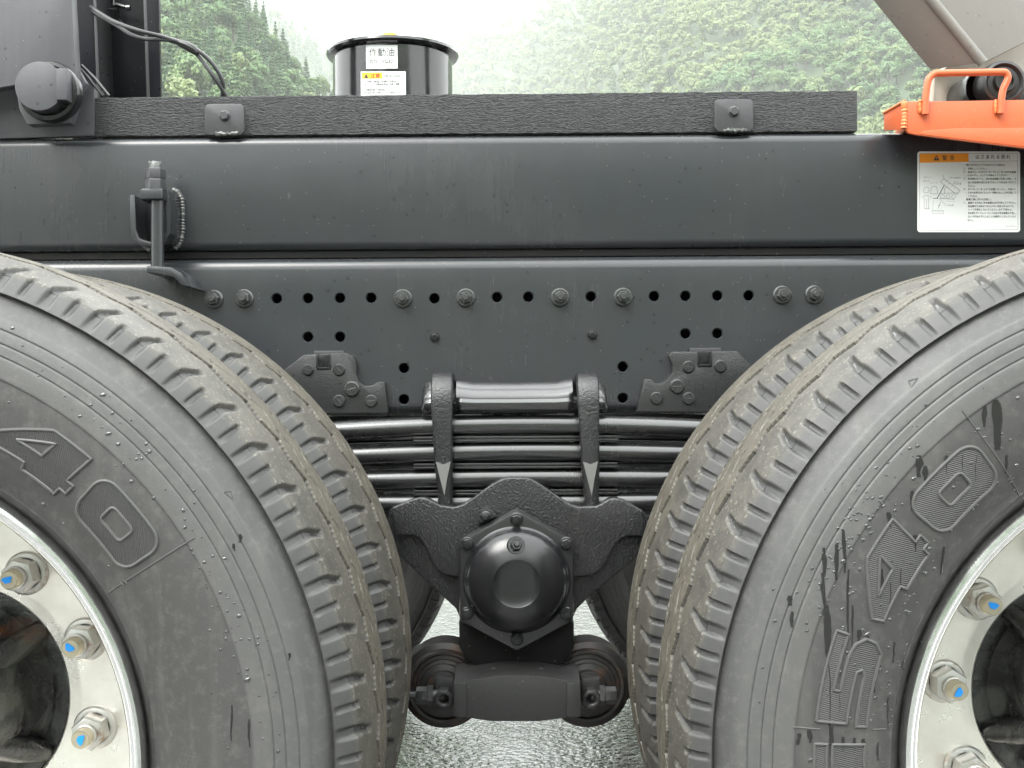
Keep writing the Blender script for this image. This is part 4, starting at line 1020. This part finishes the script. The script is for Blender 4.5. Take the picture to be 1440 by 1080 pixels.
sheet('floor_panel', [W(1313, 104, D_BD + .012), W(1700, -90, D_BD + .30), W(1700, 160, D_BD + .30), W(1313, 160, D_BD + .012)], .02, 'cream', body)
sheet('edge_flange', [W(1309, 100, D_BD + .004), W(1315, 103, D_BD + .004), W(1313, 160, D_BD + .004), W(1309, 160, D_BD + .004)], .008, 'cream', body)
st = empty('rubber_stop', W(1405, 135, 1.93), truck); st.matrix_parent_inverse = world_of(truck).inverted()
c = W(1411, 116, 1.93); u = lambda p_: K(p_, 1.93); m = MB()
m.lathe([(0, -.004), (u(10), -.004), (u(11), -.010), (u(14), -.010), (u(16), -.002), (u(22), -.001), (u(26), -.006), (u(30), -.004), (u(31.5), .004), (u(31.5), .035)], c, 'Y', 48); link('disc', m.mesh('disc', 'rubber_b'), st)
m = MB(); m.lathe([(u(29), .03), (u(30), .034), (u(30), .12), (u(28), .125), (0, .125)], (c.x - u(14), c.y, c.z - u(2)), 'Y', 40); link('roller', m.mesh('roller', 'bolt'), st)
m = MB(); m.prism(XZ([(1412, 112), (1442, 116), (1446, 160), (1385, 160), (1384, 124)], 1.95), 1.945, 1.965); link('stop_bracket', m.mesh('stop_bracket', 'black', .002), st)

og = empty('safety_guard', W(1360, 195, 1.85), truck); og.matrix_parent_inverse = world_of(truck).inverted()
D_OG = 1.80
fr = [(1273, 143), (1640, 137), (1640, 237), (1440, 208.5), (1290, 190), (1278, 187.5), (1272, 181)]
m = MB(); m.prism(XZ(fr, D_OG), D_OG, D_OG + .006); link('front_plate', m.mesh('front_plate', 'orange', .0014), og)
# crease line of the pressing: a shallow lower band
lw = [(1300, 184), (1345, 180.5), (1640, 179), (1640, 235), (1440, 206.5), (1292, 188.5)]
m = MB(); m.prism(XZ(lw, D_OG), D_OG - .0009, D_OG + .002); link('lower_band', m.mesh('lower_band', 'orange', .0008), og)
sheet('end_plate', [W(1272.5, 142, D_OG + .004), W(1242.5, 160, D_OG + .09), W(1242.5, 183.5, D_OG + .09), W(1272, 182.5, D_OG + .004)], .005, 'orange', og)
a, b_ = W(1275, 143.5, D_OG + .006), W(1640, 138, D_OG + .006)
sheet('top_plate', [a, b_, b_ + Vector((0, .11, 0)), a + Vector((0, .11, 0))], -.005, 'orange', og)
m = MB(); bp = beadpath([(p.x, p.z) for p in (W(1271.5, 143, D_OG), W(1272.5, 158, D_OG), W(1271.5, 180, D_OG))], .0026)
m.tube([(x, D_OG + .001, z) for x, z in bp], [.0042 + .0010 * (i % 2) + random.uniform(-.0006, .0006) for i in range(len(bp))], 8); 
bp = [W(1272, 142, D_OG + .003).lerp(W(1242.5, 159, D_OG + .09), i / 30) for i in range(31)]; m.tube(bp, [.0018 + .0007 * (i % 2) for i in range(31)], 7)
link('weld', m.mesh('weld', 'weld_o'), og)
dh = D_OG - .007
hp = bez([W(x, y, dh) for x, y in ((1301, 161), (1301.5, 145), (1302, 135), (1304, 120), (1307, 110), (1314, 104), (1325, 102.8), (1370, 102), (1408, 101.4), (1415, 103), (1417.5, 109), (1415, 116), (1411, 125), (1408.5, 138), (1408, 148), (1407, 160))], 6)
m = MB(); m.tube(hp, .0052, 14); link('handle', m.mesh('handle', 'orange'), og)
for x in (1298, 1404):
    m = MB(); m.tube([W(x - 4 + random.uniform(-.6, .6), 140 + i * 2.4, dh + .004) for i in range(9)], [.0015] + [random.uniform(.0022, .0038) for _ in range(7)] + [.0015], 8)
    link('weld', m.mesh('weld', 'weld_o'), og)
# guard's support reaches back to the subframe
m = MB(); m.box(W(1300, 0, D_OG).x, W(1620, 0, D_OG).x, D_OG + .008, D_RAIL + .05, SUB_T + .002, SUB_T + .012); link('shelf', m.mesh('shelf', 'orange', .001), og)

# ================================================================== WHEELS
TY = 0.0
SW_R = np.array([.296, .302, .312, .325, .345, .370, .395, .420, .445, .462, .474, .482])
SW_Y = np.array([-.098, -.110, -.119, -.127, -.1345, -.1385, -.1395, -.1375, -.1325, -.1260, -.1180, -.1090])
def smooth_interp(x):
    # smoothed piecewise curve
    a = 0
    for o_, w_ in ((-.006, 1), (-.003, 2), (0, 3), (.003, 2), (.006, 1)): a = a + w_ * np.interp(x + o_, SW_R, SW_Y)
    return a / 9
def side_y(r):
    r = np.asarray(r, float); y = smooth_interp(r)
    for rc, w_, dp in ((.4495, .0013, .0011), (.4374, .0013, .0011), (.4267, .0013, .0011), (.3105, .0016, -.0012)):
        y = y + dp * np.clip(1 - np.abs(r - rc) / w_, 0, 1)
    y = y - .0011 * (1 / (1 + np.exp((r - .4072) / -.00035))) * (1 / (1 + np.exp((r - .4595) / .0006)))
    return y
PITCH = 64; R0, CROWN = .516, .013
def tread_profile():
    pts = [(.4780, -.1095), (.4795, -.1165), (.4812, -.1188)]
    for f_ in np.linspace(0, 1, 15)[1:]: pts.append((.4812 + (.5018 - .4812) * f_, -.1188 + (-.1030 + .1188) * f_ - .0012 * math.sin(f_ * math.pi)))
    ys_ = np.concatenate([np.arange(-.1015, -.030, .00165), np.arange(-.030, .0301, .0015), np.arange(.032, .1015, .0030)])
    for y in ys_:
        edge = .0025 * max(0, (abs(y) - .092) / .010) ** 2
        pts.append((R0 - CROWN * (y / .1) ** 2 - edge * .5, y))
    for f_ in np.linspace(0, 1, 7)[1:]: pts.append((.5018 - (.5018 - .4812) * f_, .1030 + (.1188 - .1030) * f_))
    pts += [(.4795, .1165), (.4780, .1095)]
    return np.array(pts)
def sstep(x, a, b):
    t_ = np.clip((x - a) / (b - a), 0, 1); return t_ * t_ * (3 - 2 * t_)
def tread_mesh():
    P = tread_profile(); d = np.gradient(P, axis=0); ds = np.hypot(d[:, 0], d[:, 1]); s_ = np.concatenate([[0], np.cumsum(np.hypot(*np.diff(P, axis=0).T))])
    nrm = np.stack([d[:, 1], -d[:, 0]], -1) / ds[:, None]          # points outwards for this winding
    sub = 34; nt = PITCH * sub; th = np.arange(nt) * 2 * np.pi / nt
    L = 2 * np.pi * R0 / PITCH                                        # 0.0507 m
    u = ((th * R0) % L)[:, None] / L                                  # 0..1 in a pitch
    y = P[None, :, 1]; r = P[None, :, 0]
    depth = np.zeros((nt, len(P)))
    for sg, ph in ((-1, 0.0), (1, .5)):
        q = y * sg                                                    # q<0 .. becomes the distance from the centre on this side
        side = (y * sg > 0)
        ay = np.abs(y)
        uu = (u + ph) % 1.0
        # how far in from the lug foot: 0 at foot (|y|=.1188) growing to the tread centre
        foot = np.where(ay > .1029, (r - .4812), .0206 + (.103 - ay))  # metres along the profile
        # big notch, hooked at its inner end
        cen = .30 + .13 * sstep(foot, .022, .054); hw = (.122 - .045 * sstep(foot, .012, .052))
        dist = np.abs(uu - cen)
        sh = sstep(hw - dist, -.02, .055) * (1 - sstep(foot, .051, .055)) * sstep(foot, -.0015, .004)
        dep = .0052 * sh * (.35 + .65 * sstep(foot, 0, .016)) * (1 - .25 * (uu - cen + hw) / (2 * hw))
        # small notch
        dist2 = np.abs(uu - .80); sh2 = sstep(.066 - dist2, -.012, .03) * (1 - sstep(foot, .0255, .0285)) * sstep(foot, .0005, .005)
        dep = np.maximum(dep, .0038 * sh2 * (.45 + .55 * sstep(foot, 0, .016)))
        # zigzag circumferential groove
        tri = np.abs(((uu + .15) % 1.0) - .5) * 2
        yc = .0420 + .0075 * (tri - .5); wide = .0034 + .0016 * (((uu + .15) % 1.0) > .5)
        g1 = sstep(wide - np.abs(ay - yc), -.0008, .0008); dep = np.maximum(dep, .0105 * g1)
        # fine wavy sipe on the running rib, with a keyed end
        ys2 = .0150 + .0045 * np.sin(2 * np.pi * uu + .8)
        seg_ = ((uu > .22) & (uu < .78)).astype(float)
        g2 = sstep(.0019 - np.abs(ay - ys2), -.0007, .0007) * seg_; dep = np.maximum(dep, .0035 * g2)
        g2b = sstep(.0010 - np.abs(ay - ys2), -.0006, .0006) * (1 - seg_); dep = np.maximum(dep, .0015 * g2b)
        key = sstep(.07 - np.abs(uu - .25 - (ay - ys2) * 9), 0, .05) * (np.abs(ay - ys2) < .0045); dep = np.maximum(dep, .003 * key * (np.abs(uu - .25) < .10))
        depth = np.where(side & (np.abs(y) > 1e-6), dep, depth)
    RR = P[None, :, 0] - nrm[None, :, 0] * depth; YY = P[None, :, 1] - nrm[None, :, 1] * depth
    V = np.stack([RR * np.sin(th)[:, None], YY, RR * np.cos(th)[:, None]], -1)
    n, k = V.shape[:2]; idx = np.arange(n * k).reshape(n, k); nx = np.roll(idx, -1, 0)
    F = np.stack([idx[:, :-1], nx[:, :-1], nx[:, 1:], idx[:, 1:]], -1).reshape(-1, 4)
    return V.reshape(-1, 3), F
def tyre_mesh():
    V1, F1 = tread_mesh(); parts_v, parts_f = [V1], [F1]; off = len(V1)
    rs = np.unique(np.concatenate([np.linspace(.296, .482, 64)] + [np.array([c - .0018, c - .0012, c - .0006, c, c + .0006, c + .0012, c + .0018]) for c in (.4495, .4374, .4267, .3105)] + [np.array([c - .0016, c - .0008, c - .0003, c + .0003, c + .0008, c + .0016]) for c in (.4072, .4595)]))
    seg = 300; th = np.arange(seg) * 2 * np.pi / seg
    for sg in (1, -1):
        yy = side_y(rs) * sg
        V = np.stack([rs[None] * np.sin(th)[:, None], np.broadcast_to(yy, (seg, len(rs))), rs[None] * np.cos(th)[:, None]], -1)
        k = len(rs); idx = np.arange(seg * k).reshape(seg, k); nx = np.roll(idx, -1, 0)
        F = np.stack([idx[:, :-1], nx[:, :-1], nx[:, 1:], idx[:, 1:]], -1).reshape(-1, 4)
        if sg < 0: F = F[:, ::-1]
        parts_v.append(V.reshape(-1, 3)); parts_f.append(F + off); off += seg * k
    # inner liner closes the carcass
    rs2 = np.array([.296, .300, .300, .296]); ys2 = np.array([-.098, -.06, .06, .098])
    V = np.stack([rs2[None] * np.sin(th)[:, None], np.broadcast_to(ys2, (seg, 4)), rs2[None] * np.cos(th)[:, None]], -1)
    idx = np.arange(seg * 4).reshape(seg, 4); nx = np.roll(idx, -1, 0)
    parts_v.append(V.reshape(-1, 3)); parts_f.append(np.stack([idx[:, :-1], nx[:, :-1], nx[:, 1:], idx[:, 1:]], -1).reshape(-1, 4) + off)
    me = np_mesh('tyre', np.concatenate(parts_v), np.concatenate(parts_f), ['rubber'], 48)
    return me
TYRE = tyre_mesh()
bm = bmesh.new(); bm.from_mesh(TYRE); bmesh.ops.recalc_face_normals(bm, faces=bm.faces); bm.to_mesh(TYRE); bm.free(); smooth(TYRE, 48)

def on_side(theta, r, lift=0.0):
    return (r * math.sin(theta), float(side_y(r)) - lift, r * math.cos(theta))
# lettering: 5 4 0 (and the edge of the sign before it), outlined, hatched inside
GL = {
 '4': ([[(2, 25), (38, 25), (34, -4), (41, -4), (40, -14), (33, -14), (32, -21), (-4, -21), (-5, -14), (-38, -14), (-40, -3)]], [[(-20, 0), (9, 16), (5, 0)]]),
 '0': ([rrect(-36, 36, -23, 23, 14, 6)], [rrect(-13, 13, -8.5, 8.5, 4, 4)]),
 '5': ([[(-36, 23), (36, 23), (36, 12), (-10, 12), (-10, 6), (18, 6), (30, 3), (37, -5), (36, -15), (28, -23), (-38, -23), (-38, -13), (6, -13), (11, -9.5), (8, -5), (-36, -4)]], []),
 '|': ([[(-36, 23), (34, 23), (34, 12), (-36, 12)], [(-36, 7), (34, 7), (34, -23), (-36, -23)]], [])}
def inside(x, y, poly):
    c = np.zeros(x.shape, bool); n = len(poly)
    for i in range(n):
        (x0, y0), (x1, y1) = poly[i], poly[i - 1]
        c ^= ((y0 > y) != (y1 > y)) & (x < (x1 - x0) * (y - y0) / (y1 - y0 + 1e-12) + x0)
    return c
RL = .3645
def letter_mesh(ch, ang):
    vs_, fs_, off = [], [], 0; tubes = MB(); outs, holes = [[[(x * 1.13, y * 1.06) for x, y in p_] for p_ in q_] for q_ in GL[ch]]; st = 1.3
    gx, gy = np.meshgrid(np.arange(-49, 50, st), np.arange(-28, 30, st), indexing='ij'); ok = np.zeros(gx.shape, bool)
    for p_ in outs: ok |= inside(gx + st / 2, gy + st / 2, p_)
    for p_ in holes: ok &= ~inside(gx + st / 2, gy + st / 2, p_)
    for i, j in zip(*np.nonzero(ok)):
        q = []
        for a, b in ((0, 0), (1, 0), (1, 1), (0, 1)):
            x, y = (gx[i, j] + a * st) / 1000, (gy[i, j] + b * st) / 1000; q.append(on_side(R(ang) + x / RL, RL + y, .0007))
        vs_ += q; fs_.append((off, off + 1, off + 2, off + 3)); off += 4
    for p_ in outs + holes:
        path = []
        for (x0, y0), (x1, y1) in zip(p_, p_[1:] + p_[:1]):
            n = max(1, int(math.hypot(x1 - x0, y1 - y0) / 3))
            path += [(x0 + (x1 - x0) * k / n, y0 + (y1 - y0) * k / n) for k in range(n)]
        path.append(path[0])
        tubes.tube([on_side(R(ang) + x / 1000 / RL, RL + y / 1000, .0003) for x, y in path], .0018, 8, 1)
    tubes.add(vs_, fs_, 0)
    return tubes.mesh('raised_letter', ['letter', 'letter_rim'], weld=True, recalc=True)
def mould_lines():
    out = []
    for a, r0, r1 in ((23.6, .314, .332), (23.6, .338, .416), (-24.0, .318, .333), (-24.3, .385, .41)):
        t_ = MB(); t_.tube([on_side(R(a), r0 + (r1 - r0) * k / 12, .0001) for k in range(13)], .0008, 6); out.append(t_.mesh('mould_line', 'letter_rim'))
    t_ = MB(); t_.tube([on_side(R(a), r_, .0002) for a, r_ in [(21.2, .4655), (22.2, .4625), (20.9, .4600), (21.2, .4655)]], .0005, 5); out.append(t_.mesh('wear_mark', 'letter_rim'))
    t_ = MB(); t_.tube([on_side(R(23.2), .332, .0003), on_side(R(24.1), .334, .0003), on_side(R(23.1), .336, .0003), on_side(R(24.0), .338, .0003)], .0006, 5); out.append(t_.mesh('mould_mark', 'letter_rim'))
    return out
LETTERS = [letter_mesh(*a) for a in (('|', -32.4), ('5', -16.8), ('4', 0.0), ('0', 15.8))] + mould_lines()

def rim_mesh():
    m = MB()
    m.lathe([(.297, -.098), (.2995, -.106), (.2998, -.113), (.2985, -.1180), (.2965, -.1205), (.2935, -.1212), (.2912, -.1204), (.2900, -.1190), (.2890, -.1186), (.2870, -.1180), (.2850, -.1165), (.2836, -.1145), (.2824, -.1105), (.2815, -.104), (.2808, -.096)], (0, 0, 0), 'Y', 200, 1)
    m.lathe([(.2808, -.096), (.274, -.080), (.270, -.065), (.266, -.02), (.262, .06), (.258, .105), (.252, .122), (.243, .133), (.232, .1375), (.222, .138), (.150, .138), (.146, .139), (.1335, .1405), (.1315, .1425), (.1305, .148), (.1305, .168)], (0, 0, 0), 'Y', 160, 0)
    m.lathe([(.297, -.098), (.292, -.05), (.290, .06), (.297, .098)], (0, 0, 0), 'Y', 96, 0)
    return m.mesh('rim', ['alu', 'lip'], angle=32)
RIM = rim_mesh()
def nut_mesh():
    m = MB()
    m.lathe([(.0255, .0), (.0255, -.0022), (.0235, -.0050), (.0200, -.0062), (.019, -.0062)], (0, 0, 0), 'Y', 32, 0)
    m.lathe([(.0205, -.0055), (.0205, -.0250), (.0190, -.0280), (.0135, -.0295), (.0125, -.0295)], (0, 0, 0), 'Y', 6, 0)
    m.lathe([(.0128, -.0285), (.0128, -.0360), (.0115, -.0368), (.0112, -.0370)], (0, 0, 0), 'Y', 22, 0)
    prof_ = []
    for i in range(9): prof_ += [(.0108, -.036 - i * .0016), (.0100, -.0368 - i * .0016)]
    prof_ += [(.0095, -.0515), (0, -.0522)]
    m.lathe(prof_, (0, 0, 0), 'Y', 20, 1)
    # dab of blue check paint on the stud end
    pts = [(0.0052 * (1 + .3 * math.sin(a * 3)) * math.cos(a) - .001, .0047 * (1 + .25 * math.cos(a * 2)) * math.sin(a) + .0005) for a in np.linspace(0, 6.28, 15)[:-1]]
    m.prism(pts, -.0530, -.0518, 2)
    return m.mesh('lug_nut', ['nut', 'stud', 'blue'], angle=32)
NUT = nut_mesh()
def hub_mesh():
    m = MB(); g_ = random.Random(3)
    m.lathe([(.1300, .160), (.128, .152), (.118, .150), (.110, .152), (.098, .140), (.092, .115), (.088, .085), (.078, .070), (.060, .064), (0, .062)], (0, 0, 0), 'Y', 56)
    for i in range(12):
        a = i * math.pi / 6; m.lathe([(.0095, .0), (.0095, -.014), (.007, -.016), (0, -.016)], (.068 * math.sin(a), .068, .068 * math.cos(a)), 'Y', 6)
    for i in range(5):
        a = i * 2 * math.pi / 5 + .3; c_, s_ = math.sin(a), math.cos(a)
        m.tube([(c_ * .07, .085, s_ * .07), (c_ * .098, .118, s_ * .098), (c_ * .122, .150, s_ * .122)], [.017, .016, .012], 10)
    return m.mesh('hub', 'hub', angle=40)
HUB = hub_mesh()
def drops_mesh(seed, n, rot, streaks, bias):
    """rain beads and runs on the sidewall; beads sit in clusters and runs fall along world -Z"""
    g_ = random.Random(seed); m = MB()
    def local(th_, r_): return on_side(th_, r_, .0002)
    def bead(th_, r_, s_, el=1.0):
        ca, sa = math.cos(th_), math.sin(th_); c0 = Vector(local(th_, r_)); tv = Vector((ca, 0, -sa)); rv = Vector((sa, 0, ca)); nv = Vector((0, -1, 0))
        # long axis along world down
        dn = Vector((math.sin(-rot), 0, -math.cos(-rot)))
        ac = nv.cross(dn).normalized(); k = 7; base = []
        for i in range(k):
            a = 2 * math.pi * i / k; w_ = 1 + g_.uniform(-.3, .3); base.append(c0 + (dn * math.cos(a) * s_ * el + ac * math.sin(a) * s_) * w_ + nv * .0001)
        mid = [c0 + (b - c0) * .6 + nv * s_ * .32 for b in base]; top = c0 + nv * s_ * .42
        m.add(base + mid + [top], [(i, (i + 1) % k, k + (i + 1) % k, k + i) for i in range(k)] + [(k + i, k + (i + 1) % k, 2 * k) for i in range(k)], 1)
    for i in range(n):
        kind = g_.random(); th_, r_ = bias(g_)
        bead(th_ - rot, r_, abs(g_.gauss(.0005, .0004)) + .0004, g_.uniform(.9, 2.0))
    for (x, z, length, wd) in streaks:   # start in wheel coordinates (before rotation), run down
        pts = []; xx = x
        k = max(5, int(length / .006)); 
        for i in range(k + 1):
            zz = z - length * i / k; xx += g_.uniform(-.0007, .0007); r_ = math.hypot(xx, zz)
            if not .31 < r_ < .476: break
            pts.append((math.atan2(xx, zz) - rot, r_, max(.0004, wd * (.35 + .65 * math.sin(min(1, (i + .6) / k * 1.1) * math.pi * .9)) * g_.uniform(.65, 1.25))))
        if len(pts) < 3: continue
        v = []
        for th_, r_, w_ in pts:
            wl = Vector((math.cos(-rot), 0, math.sin(rot) * 0)); c0 = Vector(local(th_, r_))
            ac = Vector((math.cos(rot), 0, math.sin(rot)))
            e1, e2 = c0 - ac * w_, c0 + ac * w_
            for e in (e1, c0, e2):
                rr = math.hypot(e.x, e.z); v.append((e.x, float(side_y(rr)) - (.00045 if e is not c0 else .0008), e.z))
        q = len(pts); m.add(v, [(i * 3 + j, i * 3 + j + 1, (i + 1) * 3 + j + 1, (i + 1) * 3 + j) for i in range(q - 1) for j in range(2)])
    return m.mesh('water_drops', ['wet', 'bead'], angle=60, weld=False)

def wheel(sx, y, outer, far_side=False, rot=0.0, lab=None):
    e = empty('wheel', (0, 0, 0), truck); e.matrix_parent_inverse = world_of(truck).inverted()
    e.location = (MID_X + sx, y, AXLE_Z); e.rotation_euler = (0, rot, math.pi if far_side else 0)
    if lab: e['label'] = lab
    link('tyre', TYRE, e, keep=False)
    if outer:
        for lm_ in ([] if far_side else LETTERS): link(lm_.name.split('.')[0], lm_, e, keep=False)
        link('rim', RIM, e, keep=False)
        if not far_side:
            link('hub', HUB, e, keep=False)
            for i in range(10):
                a = i * math.pi / 5 + NUT_PH[sx]
                o = link('lug_nut', NUT, e, keep=False); o.location = (.1675 * math.sin(a - rot), .1378, .1675 * math.cos(a - rot)); o.rotation_euler = (0, i * 1.3, 0)
    else:
        o = link('rim', RIM, e, keep=False); o.rotation_euler = (0, 0, math.pi)
    return e
# stud angles read off the photograph, clockwise from the top
def ang_of(x, y, sx): 
    p = W(x, y, 1.345); return math.atan2(p.x - (MID_X + sx), p.z - AXLE_Z)
NUT_PH = {-.66: ang_of(103, 910, -.66), .66: ang_of(1350, 972, .66)}
ROT_L, ROT_R = R(34.5), R(-60.2)
Y_OUT, Y_IN = 1.2545, 1.580
wl = wheel(-.66, Y_OUT, True, rot=ROT_L, lab='outer wheel with polished rim left of the trunnion hub, mostly dry sidewall')
wr = wheel(.66, Y_OUT, True, rot=ROT_R, lab='outer wheel with polished rim right of the trunnion hub, rain runs on the sidewall')
wheel(-.66, Y_IN, False, rot=R(2.1), lab='inner wheel behind the left outer wheel')
wheel(.66, Y_IN, False, rot=R(3.3), lab='inner wheel behind the right outer wheel')
for sx in (-.66, .66):
    wheel(sx, 2 * MID_Y - Y_IN, False, True); wheel(sx, 2 * MID_Y - Y_OUT, True, True)
def bias_r(g_):
    k = g_.random()
    if k < .30: return R(g_.gauss(-57, 7)), g_.gauss(.415, .012)
    if k < .52: return R(g_.gauss(-44, 6)), g_.uniform(.335, .40)
    if k < .74: return R(g_.gauss(-61, 6)), g_.uniform(.325, .395)
    if k < .90: return R(g_.gauss(-75, 6)), g_.uniform(.31, .385)
    return R(g_.uniform(-92, -30)), g_.uniform(.315, .455)
def bias_l(g_):
    k = g_.random()
    if k < .45: return R(g_.gauss(72, 12)), g_.gauss(.415, .010)
    if k < .7: return R(g_.gauss(42, 10)), g_.gauss(.425, .012)
    return R(g_.uniform(25, 95)), g_.uniform(.32, .45)
def sp(x, y, ln, wd, sx):
    p = W(x, y, 1.118); return (p.x - (MID_X + sx), p.z - AXLE_Z, ln / 1500, wd / 1150)
STR = [sp(*a, .66) for a in ((1398, 562, 70, 6), (1403, 566, 45, 3), (1384, 570, 30, 3), (1156, 805, 60, 2.2), (1162, 850, 85, 4.2), (1165, 915, 120, 2.6), (1170, 1020, 60, 2.8), (1186, 745, 60, 2.0), (1192, 800, 100, 1.6), (1197, 850, 60, 1.2), (1176, 765, 50, 2.5), (1158, 770, 40, 2.5),
       (1248, 720, 22, 3), (1287, 752, 24, 4.5), (1332, 770, 40, 1.5), (1115, 860, 22, 2.2), (1110, 838, 14, 3), (1208, 885, 16, 3), (1219, 892, 14, 2), (1183, 905, 22, 2), (1330, 640, 28, 2.5), (1372, 640, 36, 2), (1416, 640, 26, 2), (1238, 800, 40, 3), (1252, 820, 34, 3), (1266, 800, 30, 2.5), (1290, 640, 30, 4), (1300, 655, 24, 3), (1282, 690, 28, 2.5), (1352, 640, 30, 2),
       (1232, 950, 26, 2), (1256, 985, 40, 1.4), (1262, 905, 30, 1.4), (1278, 935, 34, 1.6), (1137, 1025, 18, 3), (1122, 1030, 16, 2.5), (1185, 1035, 22, 2), (1203, 1038, 18, 2), (1215, 1040, 16, 2.5), (1240, 1048, 26, 1.6), (1154, 960, 22, 1.6), (1180, 975, 24, 1.4), (1224, 968, 30, 1.8))]
link('water_drops', drops_mesh(5, 330, ROT_R, STR, bias_r), wr, keep=False, kind='stuff', label='rain beads and dark runs on the right outer sidewall')
STL = [sp(*a, -.66) for a in ((335, 752, 12, 2.2), (328, 765, 10, 1.5), (405, 920, 10, 1.4), (327, 990, 50, 1.2), (352, 1010, 40, 1.3))]
link('water_drops', drops_mesh(9, 120, ROT_L, STL, bias_l), wl, keep=False, kind='stuff', label='scattered rain beads on the left outer sidewall')
